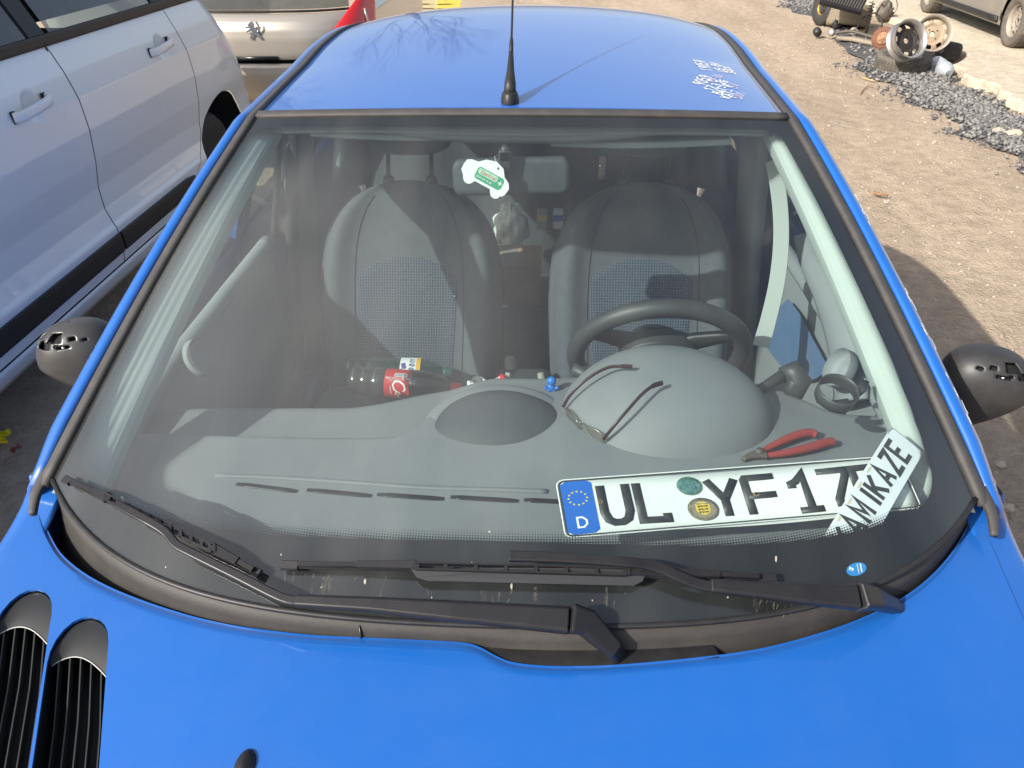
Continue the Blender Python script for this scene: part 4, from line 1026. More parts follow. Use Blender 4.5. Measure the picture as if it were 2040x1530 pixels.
for k in range(12):
    a = R(30*k); cx, cy = .0265+.0130*math.cos(a), .073+.0130*math.sin(a)
    st = [(cx+(.0023 if i % 2 == 0 else .0010)*math.sin(math.pi*i/5), cy+(.0023 if i % 2 == 0 else .0010)*math.cos(math.pi*i/5)) for i in range(10)][::-1]
    pl('star', ([(x, y, .0009) for x, y in st], [tuple(range(10))]), yel)
pl('country_letter', write('D', .0205, .0175, .0185, .0125, .0030, lift=.0009), whitep)
def wr(ch, x, wc=.036, y=.0205, h=.073, wd=.0128):
    pl('letter', write(ch, x, y, h, wc, wd, lift=.0009), inkp, .0008)
FONT['7'] = [[(0, 1), (1, 1), (.95, .72), (.45, .3), (.42, 0)]]; FONT['u'] = [[(0, 1), (0, .28), (.12, .08), (.35, 0), (.65, 0), (.88, .08), (1, .28), (1, 1)]]
FONT['l'] = [[(0, 1), (0, 0), (1, 0), (1, .16)]]; FONT['f'] = [[(0, 0), (0, .95), (.06, 1), (1, 1), (1, .92)], [(0, .50), (.92, .50), (.92, .42)]]
FONT['i'] = [[(-.25, .62), (-.25, .75), (.05, .80), (.5, 1), (.5, 0)], [(-.2, 0), (1.15, 0)]]; FONT['y'] = [[(0, 1), (.5, .45), (1, 1)], [(.5, .5), (.5, 0)]]
FONT['s'] = [[(0, .92), (0, 1), (1, 1), (1, .85), (.4, .2), (.4, 0)]]
wr('u', .060, .036); wr('l', .112, .036); wr('y', .216, .042); wr('f', .272, .038); wr('i', .346, .026); wr('s', .388, .036)
FONT['5'] = [[(1, 1), (0, 1), (0, .56), (.7, .6), (1, .42), (1, .15), (.75, 0), (.25, 0), (0, .12)]]; wr('5', .436, .034)
pl('inspection_seal', tess_poly(ell(.190, .083, .0180, .0180, 28), .0013, 12), M('teal_seal', (.03, .20, .24), .35, var=(180, .6, (.16, .30, .25))), .0006)
pl('seal_rim', ribbon(ell(.190, .083, .0183, .0183, 28)+[ell(.190, .083, .0183, .0183, 28)[0]], .0012, .0016), M('seal_green', (.12, .20, .10), .5))
pl('registration_seal', tess_poly(ell(.201, .036, .0225, .0225, 28), .0011, 12), M('bronze_seal', (.28, .235, .165), .4, var=(200, .2)), .0006)
c_ = ell(.201, .036, .0222, .0222, 28); pl('seal_rim', ribbon(c_+[c_[0]], .0008, .0015), inkp)
txt = 'BADEN WURTTEMBERG LANDRATSAMT ALB DONAU '
parts = []
for k, ch in enumerate(txt):
    a = math.pi*1.15-2*math.pi*k/len(txt); V, F = write(ch, -.0008, .0178, .0026, .0016, .0004, lift=.0016); ca, sa = math.cos(a-math.pi/2), math.sin(a-math.pi/2)
    if V: parts.append(([Vector((.201+x*ca-y*sa, .036+x*sa+y*ca, z)) for x, y, z in V], F))
pl('seal_lettering', join(*parts), inkp)
sh = [(.1905, .046), (.1905, .034), (.193, .028), (.201, .024), (.209, .028), (.2115, .034), (.2115, .046), (.208, .0445), (.201, .0465), (.194, .0445)]
pl('crest', ([(x, y, .0016) for x, y in sh[::-1]], [tuple(range(len(sh)))]), M('crest_gold', (.75, .52, .06), .5))
for y in (.0405, .0345, .0290):
    pl('lion', join(ribbon([(.1935, y), (.197, y+.0014), (.204, y+.0012), (.2085, y+.0022)], .0019, .0019), ribbon([(.1955, y), (.1945, y-.0018)], .0009, .00195), ribbon([(.200, y+.0004), (.199, y-.0016)], .0009, .00195), ribbon([(.2055, y+.0006), (.2065, y-.0014)], .0009, .00195), ribbon([(.1945, y+.0012), (.1955, y+.0030)], .0007, .00195)), inkp)
cr = [(.194, .0475), (.1945, .0500), (.1965, .0490), (.1985, .0515), (.201, .0495), (.2035, .0515), (.2055, .0490), (.2075, .0500), (.208, .0475)]
pl('crown', ([(x, y, .0016) for x, y in cr[::-1]], [tuple(range(len(cr)))]), M('crest_gold', (.75, .52, .06), .5))
for x, y, r_ in ((.0565, .062, .0022), (.284, .060, .0030)):
    pl('screw_hole', tess_poly(ell(x, y, r_*1.7, r_*1.5, 12), .0013, 6), M('rust_stain', (.30, .18, .09), .8)); pl('screw_hole', tess_poly(ell(x, y, r_*.8, r_*.8, 10), .0018, 5), ink)

# ---- strip reading KAMIKAZE across the end of the plate
mtx2, hh2, ll2 = basis_from_px((1776, 848), (1610, 1098), (1690, 1130), (-.0045, -.0045, -.0045))
# local x runs up along the strip
a = gp(1632, 1084, -.0050); b = gp(1776, 850, -.0050); c = gp(1838, 905, -.0055)
mk = frame_mtx(a, b-a, a-c+ (b-a)*0)
ex_ = (b-a).normalized(); ey_ = -(c-b); mk = frame_mtx(a, ex_, ey_); mk = mk @ Matrix.Translation((0, 0, 0))
KL = (b-a).length; KW = (c-b).length; print('strip', round(KL, 3), round(KW, 3))
ks = thing('name_strip', 'narrow white plate strip lettered KAMIKAZE laid slanting over the end of the number plate', 'name plate', mk.translation, mk.to_euler())
KW = min(KW, .062)
def glass_z(x, y):
    u, v = x/.65, .2
    for _ in range(10):
        g = G(u, v); ex1 = (G(u+.003, v)-g)/.003; ey1 = (G(u, v+.003)-g)/.003; J = np.array([[ex1.x, ey1.x], [ex1.y, ey1.y]])
        du = np.linalg.solve(J, [x-g.x, y-g.y]); u += float(du[0]); v += float(du[1])
    return G(u, v).z
mki = mk.inverted()
def kl(name, VF, mat, thick=0, mz=0):
    V = []
    for v in VF[0]:
        p = mk @ Vector((v[0], v[1]-KW, 0)); p.z = glass_z(p.x, p.y)-.0055; V.append(mki @ p+Vector((0, 0, v[2]+mz)))
    return obj(name, V, VF[1], mat, ks, smooth=False, thick=thick, off=-1, local=True)
kl('strip', tess_poly(rrect(KL+.035, KW, .006, -.035, 0), 0, 20), stripw, .001)
rim = rrect(KL+.033, KW-.002, .005, -.034, .001); kl('strip_edge', ribbon(rim+[rim[0]], .0014, .0008), M('strip_edge_grey', (.25, .30, .32), .4), .001)
tw_ = (KL-.022-.014)/8.5
kl('lettering', write('KAMI', .022, .015, KW-.024, tw_*.70, .0075, gap=tw_*.40, lift=.0006), inkp)
kl('lettering', write('KAZE', .022+tw_*1.10*3+tw_*(.70*.55+.40), .015, KW-.024, tw_*.70, .0075, gap=tw_*.40, lift=.0006), inkp)
kl('blue_end', tess_poly(rrect(.028, KW-.006, .003, -.033, .003), .0004, 4), plateb)
for k in range(5): kl('glue_mark', prism([(x0, y0+.0) for x0, y0 in ell(.02+.036*k, KW-.006, .008, .0022, 10)], 0, .00035), M('yellowed_glue', (.62, .55, .40), .6))

# ---- handwriting on the roof, in white paint marker
roof_o = [o for o in CAR.children if o.name == 'roof'][0]
def roofwrite(name, txt, p0, p1, hpx, wd=.0040, mat=whitep, slant=.1):
    """baseline from p0 to p1 in photo pixels, laid on the roof skin"""
    hpx *= .52; a = hit(*p0, rt_, .0); b = hit(*p1, rt_, .0); e = (b-a); L_ = e.length; e.normalize(); up_ = Vector((0, 0, 1)).cross(e).normalized()
    n = sum(.55 if ch in ' .I1' else 1 for ch in txt); gap = L_/n*.28; wc = L_/n*.72
    V, F = write(txt, 0, 0, hpx, wc, wd, gap=gap, slant=slant, jit=.0012)
    W_ = []
    for v in V:
        p = a+e*v[0]+up_*v[1]; h_ = rt_.ray_cast(p+Vector((0, 0, .3)), Vector((0, 0, -1)))
        z = h_[0].z if h_[0] is not None else p.z
        W_.append(Vector((p.x, p.y, z+.0012+v[2])))
    C(name, (W_, F), mat, smooth=False)
FONT['1'] = [[(0, .65), (.6, 1), (.6, 0)]]
faint = M('faded_marker', (.50, .47, .62), .6)
roofwrite('roof_writing', '19059', (1421, 143), (1405, 124), .060)
roofwrite('roof_writing', 'US-BV', (1447, 145), (1428, 126), .045)
roofwrite('roof_writing', '38X', (1466, 149), (1453, 134), .045)
roofwrite('roof_writing', '9059', (1404, 172), (1420, 154), .060)
roofwrite('roof_writing', 'PO-26', (1424, 165), (1440, 152), .040, .004, faint)
roofwrite('roof_writing', '17.3.26', (1420, 182), (1449, 165), .046)
roofwrite('roof_writing', 'BAT-V', (1438, 190), (1460, 172), .046)
roofwrite('roof_writing', 'KAT-', (1454, 198), (1468, 182), .046)
roofwrite('roof_writing', 'SV', (1468, 178), (1475, 170), .050, .004, faint)
roofwrite('roof_writing', '5XK', (1476, 199), (1486, 188), .045, .004, faint)

# ---- bottles lying on the passenger seat
def bottle(name, label, base, axis, prof, mat, capm, liquid=None):
    t = thing(name, label, 'bottle', base); ax = Vector(axis).normalized(); mt = frame_mtx((0, 0, 0), ax.cross(Vector((0, 0, 1))).normalized(), ax.cross(ax.cross(Vector((0, 0, 1))))*-1)
    q = ax.to_track_quat('Z', 'Y').to_matrix().to_4x4()
    V, F = lathe(prof, 36, q); obj('bottle_body', V, F, mat, t, local=True)
    if liquid: V, F = lathe([(max(0, r_*.955-.0006), h) for r_, h in prof[:-2]]+[(0, prof[-3][1])], 32, q); obj('drink', V, F, liquid, t, local=True)
    h = prof[-1][1]; V, F = lathe([(0, h+.012), (.0135, h+.012), (.0145, h+.010), (.0145, h-.006), (.0150, h-.008), (.0150, h-.014), (.012, h-.014)], 28, q); obj('bottle_cap', V, F, capm, t, local=True)
    return t, q
def pet(name, col, a, dfk=.06):
    m = bpy.data.materials.new(name); m.use_nodes = True; nt = m.node_tree; N = nt.nodes; L = nt.links; N.remove(N['Principled BSDF'])
    tr = N.new('ShaderNodeBsdfTransparent'); tr.inputs[0].default_value = (*a, 1); gl = N.new('ShaderNodeBsdfGlossy'); gl.inputs['Roughness'].default_value = .08
    lw = N.new('ShaderNodeLayerWeight'); lw.inputs[0].default_value = .35; mx = N.new('ShaderNodeMixShader'); L.new(lw.outputs['Facing'], mx.inputs[0]); L.new(tr.outputs[0], mx.inputs[1]); L.new(gl.outputs[0], mx.inputs[2])
    df = N.new('ShaderNodeBsdfDiffuse'); df.inputs[0].default_value = (*col, 1); m2 = N.new('ShaderNodeMixShader'); m2.inputs[0].default_value = dfk; L.new(mx.outputs[0], m2.inputs[1]); L.new(df.outputs[0], m2.inputs[2]); L.new(m2.outputs[0], N['Material Output'].inputs[0]); return m
BP = [(0, .004), (.020, .0), (.034, .001), (.0395, .010), (.0395, .028), (.0365, .034), (.0395, .040), (.0395, .060), (.0365, .066), (.0395, .072), (.0400, .100), (.0375, .104), (.0375, .176), (.0400, .180), (.0400, .200), (.0380, .225), (.0300, .255), (.0200, .280), (.0140, .292), (.0130, .305)]
p0 = at_d(700, 757, 2.02); p1 = at_d(922, 774, 2.00); ax = (p1-p0); sc = ax.length/.322; prof = [(r_*sc*1.08, h*sc) for r_, h in BP]; ax.normalize()
cola = M('cola_drink', (.012, .004, .002), .15)
bt, q = bottle('cola_bottle', 'large cola bottle with a red label and red cap lying on the passenger seat', p0, ax, prof, pet('clear_bottle_plastic', (.5, .5, .5), (.80, .82, .82)), redp, cola)
rl = .0384*sc*1.08
def wraplab(t, q, name, x0, x1, a0, a1, rad, mat, n=28):
    V, F = grid(lambda a, b: q @ Vector((rad*math.cos(lerp(a0, a1, a)), rad*math.sin(lerp(a0, a1, a)), lerp(x0, x1, b))), n, 4); return obj(name, V, F, mat, t, local=True)
wraplab(bt, q, 'red_label', .104*sc, .176*sc, 0, 2*math.pi, rl, redp, 48)
# direction on the bottle that faces the camera
def camang(q, p):
    v = q.to_3x3().transposed() @ (CAM-p).normalized(); return math.atan2(v.y, v.x)
ca = camang(q, p0)
def onbottle(t, q, name, VF, xc, ac, rad, mat, rot=0):
    c, s = math.cos(rot), math.sin(rot); V = []
    for x, y, z in VF[0]:
        x, y = x*c-y*s, x*s+y*c
        # local x -> around, local y -> along the bottle
        a = ac+y/rad; rr = rad+.0005+z; V.append(q @ Vector((rr*math.cos(a), rr*math.sin(a), xc+x)))
    F = [f[::-1] for f in VF[1]]; return obj(name, V, F, mat, t, smooth=False, local=True)
sgn = 1 if (q.to_3x3() @ Vector((-math.sin(ca), math.cos(ca), 0))).dot(up) > 0 else -1
def bw_(t, q, name, VF, xc, ac, rad, mat, rot=0):
    V2 = [(v[0], v[1]*sgn, v[2]) for v in VF[0]]; return onbottle(t, q, name, (V2, VF[1]), xc, ac, rad, mat, 0)
def rot2(VF, a): c, s = math.cos(a), math.sin(a); return [(v[0]*c-v[1]*s, v[0]*s+v[1]*c, v[2]) for v in VF[0]], VF[1]
# script: tall looping capitals and small letters running round the bottle
cs = join(ribbon([(.030, .020), (.024, .027), (.012, .026), (.002, .016), (0, .004), (.008, -.003), (.020, -.002), (.028, .004)], .0042, .0), ribbon([(.026, .001), (.031, .009), (.037, .010), (.039, .004), (.034, -.001), (.029, .001)], .0028, .00007), ribbon([(.055, .008), (.049, .010), (.043, .005), (.046, -.001), (.055, .001)], .0028, .0), ribbon([(.068, .009), (.062, .010), (.057, .004), (.061, -.001), (.067, .003), (.068, .009), (.068, .001), (.073, -.001)], .0028, .00007))
bw_(bt, q, 'script_lettering', rot2(([(v[0]-.02, v[1]-.010, v[2]) for v in cs[0]], cs[1]), R(-78)), .146*sc, ca-sgn*.35, rl, whitep)
bw_(bt, q, 'small_print', write('RECYKLUJ MĚ/MA', 0, 0, .0050, .0032, .0009, gap=.0014), .109*sc, ca+sgn*.28, rl, whitep)
bw_(bt, q, 'small_print', write('INFO O PRODUKTE', 0, 0, .0022, .0016, .0005, gap=.0008), .118*sc, ca+sgn*.16, rl, whitep)
V, F = grid(lambda a, b: (a*.034, (b-.5)*.012, 0), 4, 4); bw_(bt, q, 'barcode_panel', (V, F), .132*sc, ca+sgn*.62, rl, whitep)
bars = join(*[grid(lambda a, b, k=k: (.002+k*.0025+a*(.0009+.0006*(k % 3 == 0)), (b-.5)*.010, .0002), 1, 3) for k in range(12)]); bw_(bt, q, 'barcode', bars, .132*sc, ca+sgn*.62, rl, ink)
bw_(bt, q, 'small_print', rot2(write('ORIGINAL', -.012, 0, .0035, .0024, .0007, gap=.001), R(-85)), .122*sc, ca-sgn*.55, rl, whitep)

p2 = at_d(690, 738, 2.14); p3 = at_d(905, 742, 2.13); ax2 = (p3-p2); sc2 = ax2.length/.322; prof2 = [(r_*sc2*1.06, h*sc2) for r_, h in BP]; ax2.normalize()
gt, q2 = bottle('green_bottle', 'green plastic bottle with a yellow and white label lying behind the cola bottle', p2, ax2, prof2, pet('green_bottle_plastic', (.03, .30, .25), (.25, .72, .62)), M('green_cap', (.01, .08, .07), .4))
rl2 = .0384*sc2*1.06; cb = camang(q2, p2)
wraplab(gt, q2, 'white_label', .190*sc2-.022, .190*sc2+.022, cb-1.3, cb+1.3, .0402*sc2*1.06, whitep, 30)
wraplab(gt, q2, 'yellow_band', .190*sc2+.022, .190*sc2+.034, cb-1.3, cb+1.3, .0404*sc2*1.06, M('orange_yellow', (.80, .40, .03), .5), 30)
bw_(gt, q2, 'label_lettering', rot2(write('SUNNY', -.028, -.006, .015, .009, .0026, gap=.003), R(88)), .190*sc2+.012, cb+sgn*.3, .0406*sc2*1.06, M('navy_print', (.02, .04, .20), .5))
V, F = ribbon([(-.018, -.012), (-.010, .004), (-.014, .016)], .012); bw_(gt, q2, 'label_picture', (V, F), .190*sc2, cb+sgn*.2, .0405*sc2*1.06, M('violet_print', (.10, .05, .30), .5))

# ---- small packet between the seats
p = at_d(968, 772, 1.93)
pk_ = thing('snack_packet', 'crumpled white and red packet beside the cap of the cola bottle', 'packet', p)
V, F = grid(lambda a, b: ((a-.5)*.09, (b-.5)*.045+.006*math.sin(a*9), .012+.008*math.sin(a*11+b*5)+.006*math.cos(b*9)), 14, 8); obj('wrapper', V, F, whitep, pk_, local=True, thick=.004)
V, F = grid(lambda a, b: (.028+.02*a, (b-.5)*.044, .024+.006*math.sin(a*5+b*5)), 4, 6); obj('red_corner', V, F, redp, pk_, local=True, thick=.002)
V, F = grid(lambda a, b: (-.035+.025*a, (b-.5)*.035, .022+.004*math.sin(a*5+b*5)), 4, 6); obj('clear_window', V, F, M('grey_foil', (.35, .36, .33), .2, .6), pk_, local=True, thick=.002)

# ---- blue toy figure on the dashboard
p = at_z(1098, 790, .950); p.z = dash_z(p.x, p.y); toy = M('toy_blue', (.01, .16, .55), .35)
tf = thing('toy_figure', 'small plain blue rubber figure with a round head on the dashboard', 'toy', p)
def sph(c, r3, n=16): return grid(lambda a, b: Vector(c)+Vector((r3[0]*math.cos(2*math.pi*a)*math.sin(math.pi*b), r3[1]*math.sin(2*math.pi*a)*math.sin(math.pi*b), -r3[2]*math.cos(math.pi*b))), n, n//2+2, closeu=True)
V, F = join(sph((0, 0, .008), (.0085, .007, .009)), tube([(-.003, 0, .010), (-.010, -.002, .006), (-.0135, -.003, .0105)], [.0035, .0032, .0036], 8), tube([(.003, 0, .010), (.010, -.002, .006), (.0135, -.003, .0105)], [.0035, .0032, .0036], 8), tube([(-.004, 0, .004), (-.006, -.006, .002)], [.004, .003], 8), tube([(.004, 0, .004), (.006, -.006, .002)], [.004, .003], 8)); obj('figure_body', V, F, toy, tf, local=True)
V, F = sph((0, 0, .0225), (.0095, .009, .0095)); obj('figure_head', V, F, toy, tf, local=True)

# ---- sunglasses on the instrument cowl
ct = bvh(cowl)
def oncowl(px, py, off): return hit(px, py, ct, off) or hit(px, py, dt, off)
gm = M('burgundy_frame', (.035, .012, .014), .3); gmt = M('metal_frame', (.30, .28, .25), .3, .9)
c0 = oncowl(1166, 850, .004)
sg_ = thing('sunglasses', 'rimless sunglasses with dark red arms open on the instrument cowl', 'sunglasses', c0)
def arm(name, pts):
    P_ = [oncowl(px, py, o_) for px, py, o_ in pts]; P_ = smoothpath(P_, 5); V, F = tube(P_, [(.0022, .0032)]*(len(P_)-6)+[(.0026, .0044)]*6, 8); obj(name, V, F, gm, sg_)
arm('temple', [(1130, 815, .010), (1150, 795, .018), (1180, 770, .022), (1215, 750, .022), (1242, 744, .018), (1261, 742, .014)])
arm('temple', [(1207, 876, .012), (1228, 855, .022), (1255, 828, .026), (1280, 800, .026), (1300, 783, .022), (1318, 775, .018)])
def lensrim(pts, nm):
    P_ = [oncowl(px, py, o_) for px, py, o_ in pts]; P_ = smoothpath(P_+[P_[0]], 4)[:-1]; V, F = tube(P_, .0008, 6, closed=True); obj(nm, V, F, gmt, sg_)
    obj('lens', [p for p in P_], [tuple(range(len(P_)))], glass_mat('lens_glass', (.55, .50, .42), .05, 1.5, False), sg_, smooth=False)
lensrim([(1130, 815, .012), (1143, 822, .014), (1157, 840, .014), (1160, 855, .006), (1147, 848, .003), (1134, 832, .004)], 'lens_rim')
lensrim([(1164, 846, .014), (1180, 852, .016), (1200, 862, .015), (1209, 876, .010), (1200, 882, .003), (1178, 870, .002)], 'lens_rim')
P_ = [oncowl(1158, 846, .012), oncowl(1163, 843, .015), oncowl(1166, 849, .013)]; V, F = tube(P_, .0011, 6); obj('bridge', V, F, gmt, sg_)

# ---- pliers with red grips
pc = hit(1500, 912, dt, 0)
pr = thing('pliers', 'pliers with red rubber grips lying on the dashboard above the number plate', 'pliers', pc)
grip = M('red_grip', (.36, .035, .03), .5, dust=(30, (.2, .1, .08), .3))
def dpath(pts, k=5): return smoothpath([hit(px, py, dt, o_) for px, py, o_ in pts], k)
for pts in ([(1512, 909, .010), (1545, 893, .012), (1580, 879, .013), (1606, 873, .013), (1622, 876, .012)], [(1520, 916, .010), (1560, 912, .012), (1605, 903, .013), (1640, 893, .013), (1656, 890, .012)]):
    P_ = dpath(pts); n = len(P_); V, F = tube(P_, [(.0045+.0045*math.sin(min(1, i/n*1.3)*math.pi*.6), .0045+.0030*math.sin(min(1, i/n*1.3)*math.pi*.6)) for i in range(n-1)]+[(.004, .004)], 12); obj('grip', V, F, grip, pr)
P_ = dpath([(1478, 921, .007), (1492, 915, .008), (1508, 912, .009), (1520, 911, .009)], 3); V, F = tube(P_, [(.004+.0010*i, .004+.0004*i) for i in range(len(P_))], 10); obj('jaw', V, F, grime, pr)
V, F = lathe([(0, .004), (.006, .004), (.007, 0)], 16, Matrix.Translation(hit(1508, 911, dt, .015))); obj('pivot', V, F, grime, pr)

# ---- hanging air freshener card shaped like a car
fc = at_d(968, 352, 1.555)
fm = frame_mtx(fc, Vector((1, 0, 0))*math.cos(R(-28))+Vector((0, .1, 1))*math.sin(R(-28)), Vector((0, .12, 1)))
af = thing('air_freshener', 'white car shaped card with a green badge hanging in front of the inside mirror', 'air freshener', fc, fm.to_euler())
k_ = 1.555/1520
shp = [(-50, 2), (-48, 12), (-40, 17), (-26, 19), (-14, 30), (6, 36), (24, 30), (34, 16), (46, 10), (52, 0), (50, -14), (46, -20), (42, -21)]+[(32+11*math.cos(R(a)), -20+11*math.sin(R(a))) for a in range(0, -181, -30)][1:-1]+[(18, -18), (-16, -18)]+[(-29+11*math.cos(R(a)), -19+11*math.sin(R(a))) for a in range(0, -181, -30)][1:-1]+[(-42, -18), (-50, -10)]
shp = [(x*k_, y*k_) for x, y in shp]
def rm(VF): return [Vector(v) for v in VF[0]], VF[1]
V, F = prism(shp[::-1], -.0012, 0); obj('card', V, F, whitep, af, smooth=False, local=True)
V, F = prism(rrect(.060, .026, .007, -.022, -.013), 0, .0003); obj('green_badge', V, F, M('badge_green', (.03, .33, .17), .5), af, smooth=False, local=True)
V, F = prism(rrect(.043, .012, .004, -.019, -.001), .0003, .0006); obj('badge_window', V, F, M('pale_green', (.45, .65, .50), .5), af, smooth=False, local=True)
LC = dict(FONT); FONT.update({'a': [[(.9, .6), (.3, .62), (0, .3), (.3, 0), (.9, .2)], [(.9, .62), (.9, 0)]], 't': [[(.4, 1), (.4, .1), (.8, 0)], [(0, .62), (.9, .62)]], 'r': [[(.1, 0), (.1, .62)], [(.1, .4), (.5, .62), (.9, .55)]], 'o': [[(.5, .62), (.05, .45), (.05, .15), (.5, 0), (.95, .15), (.95, .45), (.5, .62)]], 'L': [[(.3, 1), (.3, 0)]], 's': [[(.9, .55), (.3, .62), (.1, .42), (.8, .22), (.6, 0), (0, .05)]]})
V, F = write('CastroL', -.0125, .0015, .0068, .0036, .0010, gap=.0015, slant=.2, lift=.0009); obj('badge_lettering', V, F, redp, af, smooth=False, local=True)
FONT.update(LC)
V, F = write('SERVICE PLUS', -.018, -.0085, .0034, .0020, .0006, gap=.0011, lift=.0006); obj('badge_lettering', V, F, whitep, af, smooth=False, local=True)
V, F = write('+', .027, -.003, .009, .009, .0022, lift=.0006); obj('badge_cross', V, F, whitep, af, smooth=False, local=True)
V, F = prism([(.0155-.001+x, .0265+y) for x, y in ell(0, 0, .0022, .0022, 10)], 0, .0005); obj('string_hole', V, F, ink, af, smooth=False, local=True)
V, F = tube([fm @ Vector((.0145, .0265, .001)), at_d(985, 312, 1.575), at_d(1000, 306, 1.585)], .0004, 5)
o = obj('string', [v-fc for v in V], F, whitep, None, local=True); o.location = (0, 0, 0); o.parent = af; o.matrix_parent_inverse = (af.matrix_basis.to_3x3().to_4x4()).inverted() if False else Matrix.Identity(4)
inv = fm.inverted(); me = o.data
for v in me.vertices: v.co = inv @ (v.co+fc)

# ---- load in the back: bag, boxes, packs
def crumple(name, label, cat, c, r3, mat, seed, amp=.18):
    rr = random.Random(seed); ph = [rr.uniform(0, 6.3) for _ in range(8)]
    def f(a, b):
        th = 2*math.pi*a; v = math.pi*b; k = 1+amp*(math.sin(3*th+ph[0]+4*v)+.7*math.sin(5*th+ph[1]-6*v)+.6*math.sin(9*v+ph[2]+2*th)+.4*math.sin(13*th+ph[3]))*.5
        return Vector(c)+Vector((r3[0]*k*math.cos(th)*math.sin(v), r3[1]*k*math.sin(th)*math.sin(v), -r3[2]*(k if b > .3 else 1)*math.cos(v)))
    V, F = grid(f, 48, 32, closeu=True); return tag(obj(name, V, F, mat), label, cat)
bagm = M('white_bag_film', (.88, .87, .80), .35, var=(14, .15), bump=(30, .006))
crumple('plastic_bag', 'crumpled white plastic bag seen between the two front seats', 'bag', at_d(1018, 455, 2.78), (.062, .055, .085), bagm, 3)
bx = at_d(1015, 548, 2.66); cardb = M('brown_cardboard', (.48, .32, .19), .9, var=(8, .12))
def carton(name, label, c, s, rz=0, fl=True, mat=cardb):
    t = thing(name, label, 'box', (c[0], c[1], c[2]-s[2]/2), (0, 0, rz))
    for sx, sy, dx, dy in ((s[0], .004, 0, -1), (s[0], .004, 0, 1), (.004, s[1], -1, 0), (.004, s[1], 1, 0)):
        V, F = box((dx*(s[0]/2-.002), dy*(s[1]/2-.002), s[2]/2), (sx-(.009 if dx == 0 else 0), sy, s[2])); obj('side_panel', V, F, mat, t, smooth=False, local=True)
    for dx in (-1, 1):
        V, F = box((dx*s[0]*.25, 0, s[2]+.002), (s[0]*.5-.003, s[1], .004)); obj('flap', V, F, mat, t, smooth=False, local=True)
    V, F = box((0, 0, s[2]+.0048), (.05, s[1]*.98, .0006)); obj('packing_tape', V, F, beige, t, smooth=False, local=True)
    return t
carton('cardboard_box', 'brown cardboard box low between the front seats under the white bag', bx, (.22, .18, .14))
carton('large_carton', 'wide brown carton high in the back by the rear window', Vector((.30, 3.16, 1.09)), (.50, .30, .24), .05, mat=M('dark_brown_cardboard', (.24, .13, .08), .9, var=(8, .15)))
p = at_d(1096, 424, 2.9)
for i, (px, m, lb) in enumerate(((1080, beige, 'small beige carton behind the driver seat top left'), (1112, whitep, 'small white and blue carton behind the driver seat'))):
    p = at_d(px, 425, 2.7); t = thing('small_carton', lb, 'box', p); V, F = box((0, 0, -.02), (.035, .03, .07)); obj('carton_body', V, F, m, t, smooth=False, local=True, bevel=.003); V, F = box((0, -.0158, -.012), (.034, .001, .022)); obj('printed_panel', V, F, plateb if i else gold, t, smooth=False, local=True)
# spray can standing in the back
p = at_d(1200, 325, 2.7)
t = thing('glue_tube', 'pale tube with a blue cap sticking up behind the driver seat', 'tube', p-Vector((0, 0, .06)))
V, F = lathe([(0, 0), (.012, 0), (.013, .02), (.012, .08), (.010, .088)], 18); obj('tube_body', V, F, M('pale_pink', (.55, .42, .36), .5), t, local=True)
V, F = lathe([(.011, .088), (.017, .089), (.017, .105), (.012, .120), (0, .121)], 18); obj('tube_cap', V, F, M('teal_cap', (.05, .16, .18), .4), t, local=True)
# cup holder ring clipped at the driver's end of the dashboard
p = at_d(1668, 782, 1.30); mh = frame_mtx(p, (1, 0, -.05), (0, .95, .28))
t = thing('cup_holder', 'black ring shaped cup holder hooked beside the driver door', 'cup holder', mh.translation, mh.to_euler())
V, F = lathe([(.0325, -.014), (.0340, -.014), (.0345, 0), (.0345, .010), (.0330, .010), (.0325, 0), (.0325, -.014)], 40); obj('ring', V, F, wheelm, t, local=True)
V, F = tube([(-.028, .0, -.022), (0, .002, -.034), (.028, 0, -.022)], [(.006, .002)]*3, sect=RECT); obj('cup_support', V, F, wheelm, t, local=True)
V, F = tube([(.034, .0, 0), (.046, .010, .002), (.052, .024, .004)], [(.006, .005)]*3, sect=RRECT); obj('hook', V, F, wheelm, t, local=True)

# =================================================================== OTHER CARS
# ---- white car on the left
WC = thing('white_car', 'tall white car parked close on the left with a black strip along its sill', 'car', (-2.8, 3.4, 0))
def W(name, VF, mat, parent=None, **k): return obj(name, VF[0], VF[1], mat, parent or WC, **k)
wprof = [(.20, -2.00), (.26, -1.965), (.33, -1.950), (.385, -1.945), (.47, -1.945), (.49, -1.955), (.56, -1.975), (.66, -1.975), (.78, -1.950), (.92, -1.935), (1.05, -1.940), (1.16, -1.960), (1.24, -1.985), (1.27, -2.00)]
wz = [a for a, b in wprof]; wx = [b for a, b in wprof]
HPOS = [(at_x(73, 212, -1.93).y, at_x(73, 212, -1.93).z), (at_x(328, 92, -1.93).y, at_x(328, 92, -1.93).z)]
def wxat(z, y):
    x = float(np.interp(z, wz, wx))
    x += sum(.0 for _ in ())
    y0_ = 5.34-.75*max(0, z-.62)
    if y > y0_: x -= .42*((y-y0_)/.50)**2.3
    for hy, hz_ in HPOS:
        d = math.hypot(y-hy, (z-hz_)); 
        if d < .058: x -= .017*(1-(d/.058)**2)**.7
    if 4.1 < y < 5.5: x += .028*math.exp(-((y-4.85)/.42)**2)*math.exp(-((z-.72)/.25)**2)
    return x
